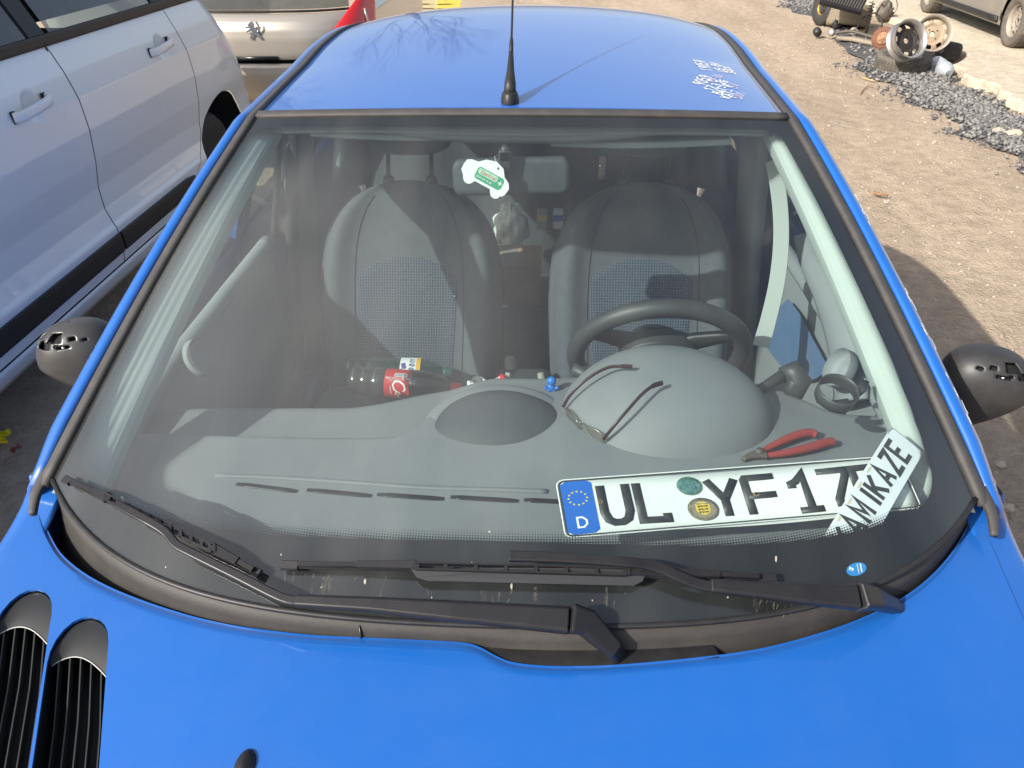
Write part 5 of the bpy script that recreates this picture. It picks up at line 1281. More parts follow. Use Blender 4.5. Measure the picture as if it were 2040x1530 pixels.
def wpanel(y0, y1, z0, z1, ny=30, nz=40, split=None, arch=None):
    V = []; F = []
    for j in range(nz+1):
        z = lerp(z0, z1, j/nz)
        for i in range(ny+1):
            off = split(z) if split else (0, 0)
            y = lerp(y0+off[0], y1+off[1], i/ny); zz = z
            if arch:
                cy, cz, rr = arch; d = math.hypot(y-cy, zz-cz)
                if d < rr and d > 1e-6: y2 = cy+(y-cy)*rr/d; zz = cz+(zz-cz)*rr/d; V.append((Vector((wxat(max(zz, .2), y2), y2, max(zz, z0))), True)); continue
            V.append((Vector((wxat(zz, y), y, zz)), False))
    for j in range(nz):
        for i in range(ny):
            q_ = (j*(ny+1)+i, (j+1)*(ny+1)+i, (j+1)*(ny+1)+i+1, j*(ny+1)+i+1)
            if all(V[k][1] for k in q_): continue
            F.append(q_)
    return [v for v, _ in V], F
spl = lambda z: .10*smooth01((z-1.0)/.3)*-1
ARCH = (4.86, .36, .40)
fd = W('front_door', wpanel(2.10, 3.345, .30, 1.275, 170, 130, split=lambda z: (0, spl(z)*.3)), white, angle=40)
rd = W('rear_door', wpanel(3.352, 4.52, .30, 1.275, 170, 130, split=lambda z: (spl(z)*.3, -.35*smooth01((.62-z)/.35)+.0*z-.06*smooth01((z-1.0)/.27))), white, angle=40)
def qsplit(z): return (-.35*smooth01((.62-z)/.35)-.06*smooth01((z-1.0)/.27), 0)
W('rear_quarter', wpanel(4.527, 5.80, .24, 1.275, ny=64, nz=70, split=qsplit, arch=ARCH), white)
W('front_quarter', wpanel(1.0, 2.093, .30, 1.20), white)
W('sill', wpanel(1.0, 4.4, .20, .293, 10, 4), white, thick=.006)
V, F = tube([Vector((wxat(.40, y)+.006, y, .400)) for y in np.linspace(1.4, 3.34, 10)], [(.010, .043)]*10, sect=RRECT, upv=(0, 0, 1)); obj('rub_strip', V, F, blk, fd, smooth=False)
V, F = tube([Vector((wxat(.40, y)+.006, y, .400)) for y in np.linspace(3.357, 4.26, 10)], [(.010, .043)]*9+[(.006, .030)], sect=RRECT, upv=(0, 0, 1)); obj('rub_strip', V, F, blk, rd, smooth=False)
# inner dark body so that gaps and the arch read as openings
V, F = wpanel(1.0, 5.0, .24, 1.26, 60, 40, arch=(4.86, .36, .40)); W('inner_skin', ([v+Vector((-.014, 0, 0)) for v in V], F), dark)
W('inner_body', box((-2.83, 2.7, .72), (1.36, 3.3, .94)), dark)
ac = [Vector((wxat(.36+.4*math.sin(a), 4.86+.4*math.cos(a))-.004, 4.86+.395*math.cos(a), .36+.395*math.sin(a))) for a in np.linspace(-.35, math.pi+.35, 30)]
V = ac+[p+Vector((-.22, 0, 0)) for p in ac]; n = len(ac); W('wheel_arch_liner', (V, [(i, i+1, n+i+1, n+i) for i in range(n-1)]+[tuple(range(n, 2*n))]), dark)
# windows
for y0, y1, nm, par in ((2.1, 3.285, 'door_window', fd), (3.40, 4.40, 'door_window', rd), (4.50, 5.20, 'quarter_window', WC)):
    V, F = grid(lambda a, b: (lerp(-2.005, -2.16, b), lerp(y0, y1, a)+.0*b, lerp(1.285, 1.60, b)), 8, 6); obj(nm, V, F, dglass, par)
V, F = tube([Vector((-1.998, y, 1.287)) for y in np.linspace(1.7, 5.2, 20)], [(.010, .022)]*20, sect=RRECT, upv=(0, 0, 1)); obj('waist_moulding', V, F, blk, WC, smooth=False)
for y0 in (3.30, 4.43): W('window_pillar', tube([Vector((-2.003, y0, 1.28)), Vector((-2.165, y0, 1.61))], [(.055, .008)]*2, sect=RECT, upv=(1, 0, .4)), blk, smooth=False)
W('cabin', box((-2.90, 3.5, 1.42), (1.10, 3.2, .28)), dark)
W('roof', grid(lambda a, b: (-2.17-1.2*a, 2.2+3.2*b, 1.62+.06*math.sin(a*math.pi)-.02*b), 12, 12), white, thick=.03)
W('window_seal', tube([Vector((-1.990, 3.336-.03*q, 1.02+.26*q)) for q in np.linspace(0, 1, 6)], .003, 6), ink)
# handles: a round scoop and a bar
def handle(y, z, par):
    mt = Matrix(((0, 0, 1, wxat(z, y)+.001), (1, 0, 0, y), (0, 1, 0, z), (0, 0, 0, 1)))
    sx0 = float(np.interp(z, wz, wx))
    P_ = [Vector((sx0+h, y+dy*1.15, z+.004+dz)) for dy, h, dz in ((-.105, .006, -.010), (-.085, .030, -.008), (-.02, .040, 0), (.055, .040, .008), (.085, .032, .011), (.098, .006, .012))]
    V, F = tube(smoothpath(P_, 4), [(.010, .020)]*21, sect=[(math.copysign(abs(math.cos(t))**.7, math.cos(t)), math.copysign(abs(math.sin(t))**.7, math.sin(t))) for t in np.linspace(0, 2*math.pi, 17)[:-1]], upv=(0, 0, 1)); obj('door_handle', V, F, white, par)
    for dy, dz in ((-.100, -.010), (.092, .011)):
        V, F = box((sx0+.004, y+dy*1.15, z+.004+dz), (.012, .022, .046)); obj('handle_gasket', V, F, blk, par, smooth=False, bevel=.003)
ph = at_x(75, 217, -1.915); handle(ph.y, ph.z, fd); ph = at_x(330, 95, -1.915); handle(ph.y, ph.z, rd)
for yy in (4.86, 1.9):
    w_ = lathe([(0, -.09), (.17, -.09), (.19, -.07), (.29, -.09), (.315, -.06), (.315, .06), (.29, .09), (.19, .06), (0, .02)], 36, Matrix.Translation((-2.14, yy, .315)) @ Matrix.Rotation(R(90), 4, 'Y')); W('wheel', w_, tyre_d)
W('rear_bumper', grid(lambda a, b: (-2.30-1.1*a, 5.62+.16*math.sin(b*3.1)*1-.0*a, .24+.55*b), 12, 10), white, thick=.01)
W('tailgate', grid(lambda a, b: (-2.25-1.1*a, 5.66-.35*b*b, .78+.82*b), 12, 10), white, thick=.01)

# ---- champagne car beyond, seen from behind
SC = thing('champagne_car', 'champagne coloured hatchback seen from behind beyond the white car with a lion badge', 'car', (-2.16, 7.9, 0))
def S_(name, VF, mat, parent=None, **k): return obj(name, VF[0], VF[1], mat, parent or SC, **k)
sx = -2.16
sprof = [(.26, 6.36), (.32, 6.24), (.44, 6.20), (.60, 6.19), (.655, 6.20), (.672, 6.235)]
def sback(z, t, yb): return yb+.30*abs(t)**3.2
bump_ = S_('rear_bumper', grid(lambda a, b: (sx+(2*a-1)*.88, sback(0, 2*a-1, float(np.interp(b*5, range(6), [p[1] for p in sprof]))), float(np.interp(b*5, range(6), [p[0] for p in sprof]))), 40, 20), silver, thick=.006)
tprof = [(.690, 6.27), (.72, 6.262), (.84, 6.262), (.90, 6.272), (.955, 6.30), (.985, 6.335), (1.005, 6.37)]
S_('tailgate', grid(lambda a, b: (sx+(2*a-1)*.80, sback(0, 2*a-1, float(np.interp(b*6, range(7), [p[1] for p in tprof]))), float(np.interp(b*6, range(7), [p[0] for p in tprof]))), 40, 24), silver, thick=.006)
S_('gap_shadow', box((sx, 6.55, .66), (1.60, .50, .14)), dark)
S_('number_plate_recess', box((sx-.02, 6.262, .705), (.36, .03, .030)), ink)
S_('rear_window', grid(lambda a, b: (sx+(2*a-1)*(.68-.08*b), 6.40+.42*b+.2*abs(2*a-1)**3, 1.03+.42*b), 20, 8), dglass)
S_('window_moulding', tube([Vector((sx+(2*a-1)*.70, 6.385+.2*abs(2*a-1)**3, 1.018)) for a in np.linspace(0, 1, 20)], [(.012, .008)]*20, sect=RRECT), blk)
S_('roof', grid(lambda a, b: (sx+(2*a-1)*.58, 6.86+1.9*b, 1.46+.04*math.sin(a*3.14)), 12, 8), silver, thick=.02)
for s in (1, -1):
    S_('body_side', grid(lambda a, b: (sx+s*(.88-.03*b-.10*max(0, b-.8)), 6.48+2.9*a, .25+.78*b), 16, 12), silver, thick=.01)
    def lampf(a, b): 
        z = lerp(.855, 1.13, b); w2 = .56-.42*b; x = lerp(.875-w2*.55, .885, a)
        return (sx+s*x, 6.225+.30*(x/.88)**5+.10*b+.02-.02*math.sin(a*math.pi), z)
    lp = S_('tail_lamp', grid(lampf, 14, 12), M('red_lens', (.55, .01, .012), .12, coat=1.0), thick=.02)
    V, F = grid(lambda a, b: Vector(lampf(.10+.80*a, .12+.10*b))+Vector((0, -.002, 0)), 8, 3); obj('reflector', V, F, M('dark_red_lens', (.30, .006, .008), .2, coat=1.0), lp, thick=.003)
    w_ = lathe([(0, -.09), (.29, -.09), (.31, -.06), (.31, .06), (.29, .09), (0, .05)], 28, Matrix.Translation((sx+s*.74, 6.95, .31)) @ Matrix.Rotation(R(90), 4, 'Y')); S_('wheel', w_, tyre_d)
# standing lion badge, built up in bright strokes
lb = at_y(505, 60, 6.262); k_ = 1/265.0
LP = [(1447, 137), (1460, 122), (1478, 124), (1485, 136), (1482, 150), (1492, 166), (1497, 172), (1504, 160), (1505, 148), (1497, 136), (1491, 122), (1503, 122), (1513, 140), (1515, 158), (1506, 176), (1499, 184), (1507, 196), (1516, 205), (1517, 216), (1499, 214), (1493, 203), (1478, 188), (1466, 199), (1463, 216), (1440, 214), (1448, 203), (1457, 186), (1462, 173), (1448, 176), (1432, 183), (1427, 174), (1445, 165), (1454, 159), (1430, 158), (1427, 148), (1450, 149), (1438, 143)]
LP = [((x/2.914-505)*k_, -(y/2.914-58)*k_) for x, y in LP]
lb.y = 6.256
V, F = prism(LP[::-1], 0, .008, frame_mtx(lb, (1, 0, 0), (0, 0, 1))); C_ = S_('lion_badge', (V, F), chrome, smooth=False, bevel=.0025)

# ---- dusty grey car on the slab, upper right
gw = [at_z(2005, 92, .09), at_z(1842, 24, .09)]
GW = Vector(((gw[0].x+gw[1].x)/2, (gw[0].y+gw[1].y)/2, .085)); gd = Vector((gw[1].x-gw[0].x, gw[1].y-gw[0].y, 0)); glen = gd.length; gd.normalize()
gs = Vector((gd.y, -gd.x, 0))   # away from us, into the car
print('grey wheelbase', glen)
GC = thing('grey_car', 'dusty grey car with steel wheels parked on the concrete at the upper right', 'car', GW+gs*.8)
def gpt(a, b, z): return GW+gd*a+gs*b+Vector((0, 0, z))
hb = glen/2
def gside(a, b):
    y = lerp(-hb-.80, hb+.80, a); z = lerp(.20, .95, b); t = y
    for cy in (-hb, hb):
        d = math.hypot(t-cy, z-.31)
        if d < .37: k = .37/max(d, 1e-4); t = cy+(t-cy)*k; z = .31+(z-.31)*k
    return gpt(t, -.02+.05*(z-.5)**2*2+.05*max(0, .32-z), max(z, .18))
def gskip(a, b):
    y = lerp(-hb-.80, hb+.80, a); z = lerp(.20, .95, b); return any(math.hypot(y-c, z-.31) < .335 for c in (-hb, hb))
V, F = grid(gside, 120, 24, skip=gskip); obj('body_side', V, F, greycar, GC, thick=.01)
V, F = join(([gpt(a, b, z) for a in (-hb-.8, hb+.8) for b in (.05, 1.6) for z in (.30, .96)], [(0, 1, 3, 2), (4, 6, 7, 5), (0, 4, 5, 1), (2, 3, 7, 6), (1, 5, 7, 3), (0, 2, 6, 4)])); obj('lower_body', V, F, dark, GC, smooth=False)
V = [gpt(a, b, z) for a, b, z in ((-hb+.2, .08, .96), (hb+.2, .08, .96), (hb-.3, .25, 1.42), (-hb+.7, .25, 1.42), (-hb+.2, 1.5, .96), (hb+.2, 1.5, .96), (hb-.3, 1.35, 1.42), (-hb+.7, 1.35, 1.42))]
obj('cabin', V, [(0, 1, 2, 3), (4, 7, 6, 5), (3, 2, 6, 7), (0, 3, 7, 4), (1, 5, 6, 2)], dglass, GC, smooth=False)
V, F = tube([gpt(y, -.035, .26) for y in np.linspace(-hb+.42, hb-.42, 8)], [(.02, .035)]*8, sect=RRECT, upv=(0, 0, 1)); obj('side_skirt', V, F, blk, GC)
V, F = tube([gpt(.25, -.028, .34), gpt(.25, -.030, .6), gpt(.22, -.024, .95)], .004, 5); obj('door_gap', V, F, ink, GC)

def steel_wheel(t, q, mat_rim, mat_disc, mat_tyre=None, rr=.19, tr=.30, wd=.075, local=True, holes=10):
    dz = 0 if mat_tyre else -.035; holes = 10 if mat_tyre else 8; q0 = q; q = q @ Matrix.Translation((0, 0, dz))
    """dished steel wheel: barrel, pierced disc, optional tyre; q maps local axes"""
    V, F = lathe([(rr*1.04, wd), (rr*1.05, wd*.9), (rr*.97, wd*.82), (rr*.93, wd*.3), (rr*.90, -wd*.4), (rr*.97, -wd*.82), (rr*1.05, -wd*.9), (rr*1.04, -wd), (rr*.94, -wd*.85), (rr*.87, -wd*.4), (rr*.90, wd*.3), (rr*.94, wd*.85), (rr*1.04, wd)], 48, q0); obj('rim', V, F, mat_rim, t, local=local)
    n = holes*6; prof = [(.028, .018), (.034, .030), (.055, .028), (.085, .020), (.102, .030), (.115, .040), (.132, .038), (.150, .022), (.165, .012)]; prof = [(a*rr/.19*1.05, b) for a, b in prof]
    m = len(prof); V = []; F = []
    for i in range(n):
        a = 2*math.pi*i/n
        for r_, h in prof: V.append(q @ Vector((r_*math.cos(a), r_*math.sin(a), h)))
    for i in range(n):
        for k in range(m-1):
            if k in (5, 6) and (i % 6) in (1, 2, 3): continue
            j = (i+1) % n; F.append((i*m+k, j*m+k, j*m+k+1, i*m+k+1))
    obj('wheel_disc', V, F, mat_disc, t, local=local, thick=.004, angle=40)
    for k in range(4):
        a = math.pi/2*k+.4; V, F = lathe([(0, .034), (.009, .034), (.010, .028)], 8, q @ Matrix.Translation((.062*math.cos(a), .062*math.sin(a), 0))); obj('bolt', V, F, ink, t, local=local)
    if mat_tyre:
        V, F = lathe([(0, .012), (rr*.9, .0)], 24, q @ Matrix.Translation((0, 0, -.035))); obj('backing', V, F, dark, t, local=local)
        V, F = lathe([(rr*.98, wd*.9), (rr*1.06, wd*1.12), (rr*1.3, wd*1.28), (tr*.965, wd*1.15), (tr, wd*.8), (tr*1.004, wd*.3), (tr*1.004, -wd*.3), (tr, -wd*.8), (tr*.965, -wd*1.15), (rr*1.3, -wd*1.28), (rr*1.06, -wd*1.12), (rr*.98, -wd*.9)], 56, q); ty = obj('tyre', V, F, mat_tyre, t, local=local)
        V = []; F = []
        for k in range(44):      # tread blocks
            a = 2*math.pi*k/44
            for h in (-.62, -.2, .2, .62):
                b_, f_ = box((tr*1.006, 0, h*wd), (.010, tr*.105, wd*.32), Matrix.Rotation(.25*(1 if h > 0 else -1), 3, 'X')); M_ = Matrix.Rotation(a, 4, 'Z'); o_ = len(V); V += [q @ (M_ @ v) for v in b_]; F += [tuple(i+o_ for i in f) for f in f_]
        obj('tread', V, F, mat_tyre, t, smooth=False, local=local)
def axis_q(ax, roll=0): return Vector(ax).normalized().to_track_quat('Z', 'Y').to_matrix().to_4x4() @ Matrix.Rotation(roll, 4, 'Z')
dst = M('dusty_steel', (.34, .31, .27), .55, .3, dust=(18, (.36, .29, .2), .6))
for c in (-hb, hb):
    t = bpy.data.objects.new('wheel', None); COL.objects.link(t); t.parent = GC; t.location = gpt(c, .07, .30)-GC.location
    steel_wheel(t, axis_q(-gs), dst, dst, tyre, rr=.19, tr=.305, wd=.08)

# =================================================================== SCRAP BESIDE THE TRACK
def wheel_thing(name, label, cat, foot, ax, rim_, disc_, tyre_, rr=.19, tr=.30, group=None, lift=None, wd=.075):
    t = thing(name, label, cat, foot, group=group); q = axis_q(ax, .3); az = abs(Vector(ax).normalized().z); rad = tr if tyre_ else rr*1.05
    h = lift if lift is not None else rad*math.sqrt(1-az*az)+wd*az
    steel_wheel(t, Matrix.Translation((0, 0, h)) @ q, rim_, disc_, tyre_, rr, tr, wd); return t
gr = 'scrap wheels and tyres heaped beside the track'
blackdisc = M('black_wheel_disc', (.018, .017, .017), .5, .3, dust=(20, (.3, .22, .15), .12))
f = at_z(1812, 148, .01); wheel_thing('scrap_tyre', 'worn tyre on a steel wheel lying flat at the front of the heap', 'tyre', (f.x, f.y+.26, .0), (-.05, -.12, 1), dst, M('tan_wheel_disc', (.32, .25, .17), .7, dust=(18, (.3, .2, .12), .4)), tyre, group=gr, lift=.10, tr=.29)
f = at_z(1868, 118, .05); wheel_thing('scrap_tyre', 'black tyre lying behind the two bare steel rims', 'tyre', (f.x+.05, f.y+.25, .0), (.12, .05, 1), blackdisc, blackdisc, tyre_d, group=gr, lift=.13, tr=.29)
f = at_z(1800, 121, .18); wheel_thing('steel_rim', 'bare silver steel rim with a black centre leaning on the flat tyre', 'wheel rim', (f.x, f.y+.05, .16), (.32, -1, .55), steel, blackdisc, None, rr=.20, group='bare steel rims', wd=.07)
f = at_z(1850, 105, .16); wheel_thing('steel_rim', 'paler bare steel rim with round holes leaning behind the first rim', 'wheel rim', (f.x+.06, f.y+.16, .12), (-.15, -1, .45), dst, M('tan_wheel_disc', (.32, .25, .17), .7), None, rr=.20, group='bare steel rims', wd=.06)
f = at_z(1632, 52, .0); wheel_thing('standing_wheel', 'black wheel standing upright at the far end of the heap', 'wheel', (f.x+.05, f.y+.06, 0), (-1, -.22, .10), M('gold_hub', (.45, .28, .06), .5, .5), tyre_d, tyre_d, rr=.12, tr=.26, group=gr, wd=.05)
f = at_z(1694, 60, .0); wheel_thing('scrap_tyre', 'dusty pale tyre lying flat under the black radiator', 'tyre', (f.x+.02, f.y+.24, 0), (.10, .22, 1), dst, dst, M('dusty_tyre', (.20, .17, .12), .9, dust=(14, (.32, .27, .19), .6)), rr=.17, tr=.31, group=gr, wd=.12, lift=.16)
# rusty brake disc on its hub
f = at_z(1757, 98, .05); q = axis_q((-.75, -1, .25)); t = thing('brake_disc', 'rusty brake disc on an old axle hub left of the rims', 'brake disc', (f.x, f.y+.05, .0))
T_ = Matrix.Translation((0, 0, .17)) @ q
V, F = lathe([(.135, .006), (.138, 0), (.135, -.018), (.06, -.018)], 40, T_); obj('disc_rear', V, F, grime, t, local=True)
V, F = lathe([(.074, .007), (.135, .007), (.138, .003), (.138, -.012)], 40, T_); obj('friction_face', V, F, rust, t, local=True)
V, F = lathe([(.0, .034), (.018, .034), (.020, .028), (.066, .026), (.072, .020), (.074, .007)], 32, T_); obj('hat', V, F, M('pale_rust', (.33, .17, .09), .8, var=(25, .3)), t, local=True)
for k in range(5):
    a = 2*math.pi*k/5; V, F = lathe([(0, .0285), (.006, .0285), (.006, .026)], 8, T_ @ Matrix.Translation((.046*math.cos(a), .046*math.sin(a), 0))); obj('bolt_hole', V, F, ink, t, local=True)
# radiator / bumper beam on top, struts and axle pieces
def pxz(px, py, z): return at_z(px, py, z)
a = pxz(1670, -2, .46); b = pxz(1732, 14, .38)
t = thing('radiator', 'black ribbed radiator lying tilted on the tyre heap', 'radiator', ((a.x+b.x)/2, (a.y+b.y)/2, .12))
e1 = (b-a).normalized(); e2_ = Vector((.2, -.75, -.45)).normalized(); RM = frame_mtx(a-e2_*.25, e1, e2_)
inv_ = Matrix.Translation(-t.location)
V, F = box((.25, .15, 0), (.56, .34, .03)); obj('core', [inv_ @ (RM @ v) for v in V], F, blk, t, smooth=False, local=True)
for k in range(14):
    V, F = box((.02+.037*k, .16, -.022), (.014, .30, .016)); obj('fin', [inv_ @ (RM @ v) for v in V], F, grime, t, smooth=False, local=True)
V, F = join(box((.25, -.02, .01), (.60, .035, .06)), box((.25, .325, .01), (.60, .035, .06))); obj('side_tank', [inv_ @ (RM @ v) for v in V], F, blk2, t, smooth=False, local=True, bevel=.006)
f = pxz(1730, 68, .0); t = thing('suspension_strut', 'grey suspension strut standing in the scrap heap', 'strut', (f.x, f.y+.1, 0))
V, F = tube([(0, 0, .0), (0, .01, .30)], .022, 12); obj('damper_tube', V, F, grime, t, local=True)
V, F = tube([(0, .01, .30), (.005, .015, .52)], .009, 8); obj('piston_rod', V, F, steel, t, local=True)
V, F = tube([(.038*math.cos(i*.7), .02+.038*math.sin(i*.7), .14+i*.0045) for i in range(60)], .006, 6); obj('coil_spring', V, F, grime, t, local=True)
f = pxz(1712, 80, .0); t = thing('axle_arm', 'bent grey axle arm lying in front of the strut', 'axle part', (f.x, f.y, 0))
V, F = tube(smoothpath([(-.32, .18, .06), (-.12, .1, .10), (.02, .0, .08), (.16, -.16, .05), (.26, -.28, .04)], 4), [(.030, .020)]*17, 8); obj('arm_tube', V, F, grime, t, local=True)
V, F = lathe([(0, .04), (.030, .04), (.045, .03), (.045, -.03), (.03, -.04), (0, -.04)], 20, Matrix.Translation((-.34, .18, .07)) @ axis_q((-.6, -.8, .2))); obj('bush', V, F, steel, t, local=True)
V, F = lathe([(0, .05), (.040, .05), (.055, .03), (.055, -.05), (0, -.05)], 20, Matrix.Translation((-.52, .26, .07)) @ axis_q((-.6, -.8, .5))); obj('drive_joint', V, F, blk, t, local=True)
V, F = tube(smoothpath([(.0, .2, .12), (.12, .32, .26), (.26, .30, .30), (.34, .2, .18), (.30, .12, .08)], 5), .010, 8); obj('brake_hose', V, F, blk, t, local=True)
f = pxz(1755, 42, .05); t = thing('hub_carrier', 'dark hub carrier with a looped cable behind the brake disc', 'axle part', (f.x+.1, f.y+.2, 0))
V, F = sph((0, 0, .14), (.13, .10, .13), 18); V = [v*(1+.25*math.sin(v.x*60)*math.cos(v.z*50)) for v in V]; obj('casting', V, F, grime, t, local=True)
V, F = tube(smoothpath([(-.16, -.05, .15), (-.08, -.06, .32), (.08, -.05, .36), (.18, 0, .22), (.14, .02, .1)], 6), .009, 8); obj('cable_loop', V, F, dst, t, local=True)
f = pxz(1835, 118, .03)
# clear plastic bottle on the gravel
a = pxz(1864, 128, .06); b = pxz(1890, 146, .05); ax3 = (b-a); t = thing('water_bottle', 'clear plastic bottle lying on the gravel by the black tyre', 'bottle', a)
sc3 = ax3.length/.30; q3 = ax3.normalized().to_track_quat('Z', 'Y').to_matrix().to_4x4(); V, F = lathe([(r_*sc3*1.5, h*sc3) for r_, h in BP], 28, q3); obj('bottle_body', V, F, pet('dusty_clear_plastic', (.75, .8, .85), (.8, .83, .85), .4), t, local=True)
V, F = lathe([(0, .0), (.024, .0), (.024, -.03), (0, -.03)], 20, q3); obj('bottle_cap', V, F, M('pale_blue_cap', (.35, .5, .65), .4), t, local=True)
# twigs, washer, chips on the track
def twig(label, pts, r_, mat, name='twig', cat='twig'):
    P_ = [at_z(px, py, .010+.006*i % .012) for i, (px, py) in enumerate(pts)]; P2 = smoothpath(P_, 4); V, F = tube(P2, [r_*(1-.4*i/len(P2)) for i in range(len(P2))], 6); tag(obj(name, V, F, mat), label, cat)
tw_m = M('dry_wood', (.30, .17, .09), .85, var=(30, .3)); tw_o = M('straw', (.55, .36, .16), .8)
twig('orange dry stalk lying on the track below the heap', [(1718, 154), (1730, 158), (1744, 161)], .007, tw_o)
twig('bent brown twig lying on the track left of the gravel', [(1714, 188), (1722, 176), (1732, 171), (1738, 173)], .006, tw_m)
twig('thick piece of bark lying mid track', [(1741, 384), (1752, 387), (1769, 389)], .012, tw_m)
twig('thin straw lying in the shadow beside the black door mirror', [(1890, 627), (1915, 628), (1942, 634)], .002, tw_m)
p = at_z(1765, 402, .008); V, F = lathe([(.008, .003), (.014, .003), (.014, 0), (.008, 0), (.008, .003)], 20, Matrix.Translation(p) @ Matrix.Rotation(.3, 4, 'X')); tag(obj('washer', V, F, M('pale_washer', (.6, .56, .5), .5)), 'pale ring washer lying on the track near the bark', 'washer')
def stone(px, py, r_, lab, mat):
    p = at_z(px, py, r_*.4); bm = bmesh.new(); bmesh.ops.create_icosphere(bm, subdivisions=2, radius=r_); V = [Vector(v.co)*rnd.uniform(.78, 1.2) for v in bm.verts]; F = [tuple(v.index for v in f.verts) for f in bm.faces]; bm.free()
    V = [Vector((v.x*1.2, v.y, v.z*.7))+p for v in V]; tag(obj('stone', V, F, mat, smooth=False), lab, 'stone', 'single stones on the track')
stone(1667, 246, .022, 'dark lone stone in the middle of the track', st_g)
stone(1988, 262, .05, 'pale stone at the right end of the gravel strip', st_d); stone(2018, 268, .06, 'larger pale stone at the right edge of the gravel strip', slabm)
stone(1993, 924, .018, 'grey stone in the shadow below the black mirror', st_d); stone(2007, 1010, .020, 'large grey stone beside the front wing', st_d)
# yellow clip and red scrap on the dark ground at the left
p = at_z(6, 868, .02); t = thing('yellow_clip', 'bright yellow plastic clip on the dark ground at the left edge', 'clip', (p.x, p.y, 0))
V, F = join(box((0, 0, .030), (.060, .026, .006)), box((-.012, -.006, .012), (.040, .014, .024)), box((.022, .008, .038), (.012, .012, .014)), box((.0, -.02, .006), (.05, .010, .010))); obj('clip_body', V, F, M('yellow_plastic', (.75, .62, .01), .4), t, smooth=False, local=True, bevel=.002)
p = at_z(32, 895, .01); V, F = grid(lambda a, b: p+Vector(((a-.5)*.022, (b-.5)*.045, .006+.008*math.sin(a*7+b*5))), 8, 8); tag(obj('red_scrap', V, F, M('dull_red', (.28, .05, .04), .7), thick=.002), 'crumpled dull red scrap on the ground below the yellow clip', 'scrap')
# crates far beyond the roof
for i, (px, mat_, lb) in enumerate(((862, M('tan_crate', (.42, .36, .22), .8), 'tan crate just visible beyond the blue roof'), (893, M('yellow_crate', (.62, .52, .10), .7), 'yellow crate just visible beyond the blue roof'))):
    p = at_z(px, 8, .15); t = thing('crate', lb, 'crate', (p.x, p.y, 0), (0, 0, .2*i), 'crates beyond the roof')
    V, F = box((0, 0, .02), (.40, .32, .02)); obj('crate_base', V, F, mat_, t, smooth=False, local=True)
    for dx, dy, sx_, sy_ in ((0, -1, .40, .02), (0, 1, .40, .02), (-1, 0, .02, .276), (1, 0, .02, .276)):
        for z in (.06, .13, .20): V, F = box((dx*.19, dy*.15, z), (sx_, sy_, .05)); obj('slat', V, F, mat_, t, smooth=False, local=True)
# bare trees and a long low hall beyond, standing where the roof and bonnet mirror them
bark = M('bark', (.07, .055, .04), .9, bump=(20, .01))
def bare_tree(x, y, h, seed, lab):
    rr = random.Random(seed); t = thing('bare_tree', lab, 'tree', (x, y, 0), group='bare trees beyond the yard'); VT, FT = tube([(0, 0, -.1), (.05, 0, h*.2), (0, .05, h*.45)], [h*.022, h*.017, h*.012], 8); obj('trunk', VT, FT, bark, t, local=True)
    parts = []
    def br(p, d, l, r_, n):
        q_ = p+d*l*.5+Vector((rr.uniform(-.1, .1), rr.uniform(-.1, .1), .05))*l; e = p+d*l; parts.append(tube([p, q_, e], [r_, r_*.8, r_*.6], 4, cap=False))
        if n == 0: return
        for _ in range(3):
            d2 = (d+Vector((rr.uniform(-.8, .8), rr.uniform(-.8, .8), rr.uniform(-.15, .6)))).normalized(); br(p+d*l*rr.uniform(.5, 1), d2, l*.68, r_*.6, n-1)
    for _ in range(5): br(Vector((0, .05, h*rr.uniform(.25, .45))), Vector((rr.uniform(-.7, .7), rr.uniform(-.7, .7), 1)).normalized(), h*.26, h*.0042, 4)
    V, F = join(*parts); obj('crown', V, F, bark, t, local=True)
for i, (x, y, h, lb) in enumerate(((-9, 22, 9, 'bare tree mirrored in the left side of the blue roof'), (-4.5, 27, 10, 'tall bare tree beyond the champagne car'), (-15, 26, 8, 'bare tree far left beyond the white car'))): bare_tree(x, y, h, i+3, lb)

# chips, spots and scratches that the photograph shows on the car
flake = M('peeling_clearcoat', (.62, .66, .72), .7, var=(200, .15))
for i in range(16):
    t = .10+.62*rnd.random(); r = rail(t); a0_ = rnd.uniform(.046, .060); Ln = rnd.uniform(.008, .030)
    V = []; n = 8
    for k in range(n+1):
        tt = t+Ln*k/n; q = rail(tt); w_2 = .0022*math.sin(math.pi*k/n)*rnd.uniform(.5, 1.3)
        zz = lambda a_: float(np.interp(a_, [.024, .034, .045, .056, .064], [-.004, .001, -.001, -.010, -.024]))
        for a_ in (a0_-w_2, a0_+w_2): V.append(Vector((q.x+a_, q.y+.001, q.z+zz(a_)+.0016)))
    C('paint_flake', (V, [(2*k, 2*k+1, 2*k+3, 2*k+2) for k in range(n)]), flake, smooth=False, thick=.0004)
spotm = M('dried_dirt_spot', (.36, .34, .29), .9)
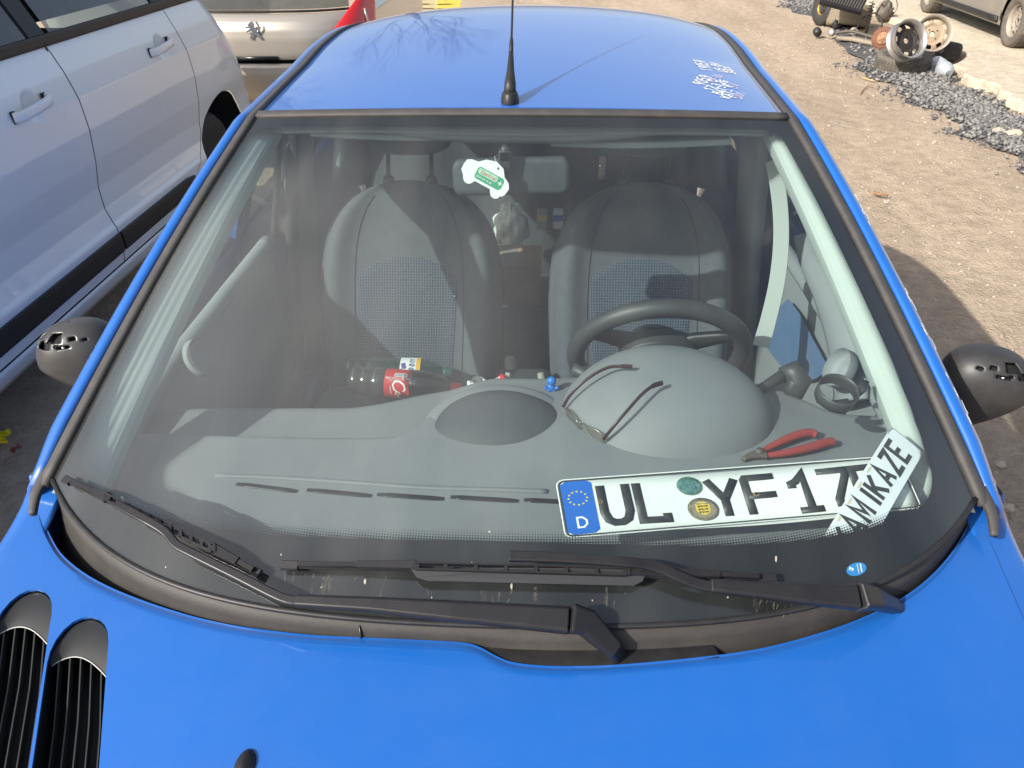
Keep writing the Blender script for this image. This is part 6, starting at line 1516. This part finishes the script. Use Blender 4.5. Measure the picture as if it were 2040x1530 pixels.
for px, py, rx, ry in ((727, 1158, 4, 7), (1019, 1168, 3, 9), (975, 1059, 2.5, 3), (560, 1105, 2, 3), (1546, 1113, 3, 9), (330, 1130, 2, 3), (640, 1170, 2, 2), (860, 1190, 1.6, 3), (940, 1120, 1.5, 1.5), (1450, 1190, 2, 3), (1180, 1196, 2, 2.5), (470, 1112, 2, 2), (1600, 1010, 1.5, 2), (905, 590, 1.5, 1.5), (1195, 330, 1.5, 1.5)):
    c0_, u_, v_ = on_glass(px, py, .0006); V = [on_glass(px+rx*.75*math.cos(a)*rnd.uniform(.7, 1.2), py+ry*.75*math.sin(a)*rnd.uniform(.7, 1.2), .0006)[0] for a in np.linspace(0, 2*math.pi, 10)[:-1]]
    C('dirt_spot', (V, [tuple(range(len(V)-1, -1, -1))]), spotm, smooth=False)
# run marks of dried dirty water below the wiper blade
runm = bpy.data.materials.new('dried_run'); runm.use_nodes = True; nt = runm.node_tree; b_ = nt.nodes['Principled BSDF']; b_.inputs['Base Color'].default_value = (.42, .38, .30, 1); b_.inputs['Roughness'].default_value = .9
nz = nt.nodes.new('ShaderNodeTexNoise'); nz.inputs['Scale'].default_value = 90; nz.inputs['Detail'].default_value = 5; tc = nt.nodes.new('ShaderNodeTexCoord'); nt.links.new(tc.outputs['Object'], nz.inputs['Vector'])
mr = nt.nodes.new('ShaderNodeMapRange'); mr.inputs['From Min'].default_value = .42; mr.inputs['From Max'].default_value = .75; mr.inputs['To Max'].default_value = .20; nt.links.new(nz.outputs['Fac'], mr.inputs['Value']); nt.links.new(mr.outputs[0], b_.inputs['Alpha'])
for i in range(46):
    px = rnd.choice([rnd.uniform(560, 800), rnd.uniform(800, 1300), rnd.uniform(1500, 1600)]); y0 = rnd.uniform(1138, 1160) if px < 820 else rnd.uniform(1168, 1180); ln = rnd.uniform(8, 52); sl_ = rnd.uniform(-.35, .1); w_ = rnd.uniform(.7, 2.6)
    V = []
    for k in range(7):
        yy = y0+ln*k/6; xx = px+sl_*(yy-y0)+rnd.uniform(-1, 1); ww = w_*(1-.5*k/6)
        V += [on_glass(xx-ww, yy, .0005)[0], on_glass(xx+ww, yy, .0005)[0]]
    C('dirt_run', (V, [(2*k+1, 2*k, 2*k+2, 2*k+3) for k in range(6)]), runm, smooth=False)

# more scrap: a rusty cross member and small castings under the strut
f = pxz(1725, 92, .0); t = thing('cross_member', 'long pressed steel cross member with holes lying along the gravel edge', 'axle part', (f.x, f.y, 0), (0, 0, -.95))
V, F = tube([(-.45, 0, .05), (-.2, .02, .06), (.1, 0, .05), (.42, -.03, .035)], [(.055, .022), (.07, .026), (.06, .024), (.04, .02)], sect=RRECT); obj('beam', V, F, M('dusty_pressed_steel', (.26, .22, .17), .7, .2, dust=(20, (.34, .28, .2), .6)), t, local=True)
for k in range(5):
    V, F = lathe([(0, .001), (.016, .001), (.016, 0)], 12, Matrix.Translation((-.36+.17*k, 0, .086-.007*k))); obj('hole', V, F, ink, t, local=True)
for px, py, r_, lb, m_ in ((1668, 60, .075, 'black cup shaped joint left of the dusty tyre', blk), (1700, 74, .06, 'pale ring bush at the foot of the heap', dst), (1762, 30, .11, 'dark ribbed gearbox piece behind the brake disc', grime)):
    f = pxz(px, py, .0); t = thing('scrap_casting', lb, 'scrap part', (f.x, f.y+.05, 0)); q = Matrix.Translation((0, 0, r_)) @ axis_q((rnd.uniform(-1, 1), -1, rnd.uniform(.1, .6)))
    V, F = lathe([(0, r_*.5), (r_*.35, r_*.5), (r_*.4, r_*.8), (r_*.7, r_*.8), (r_, r_*.4), (r_*.9, -r_*.5), (r_*.5, -r_*.9), (0, -r_)], 18, q); obj('casting', V, F, m_, t, local=True, angle=40)
    V, F = lathe([(0, r_*.81), (r_*.3, r_*.81), (r_*.3, r_*.7)], 14, q); obj('bore', V, F, ink, t, local=True)
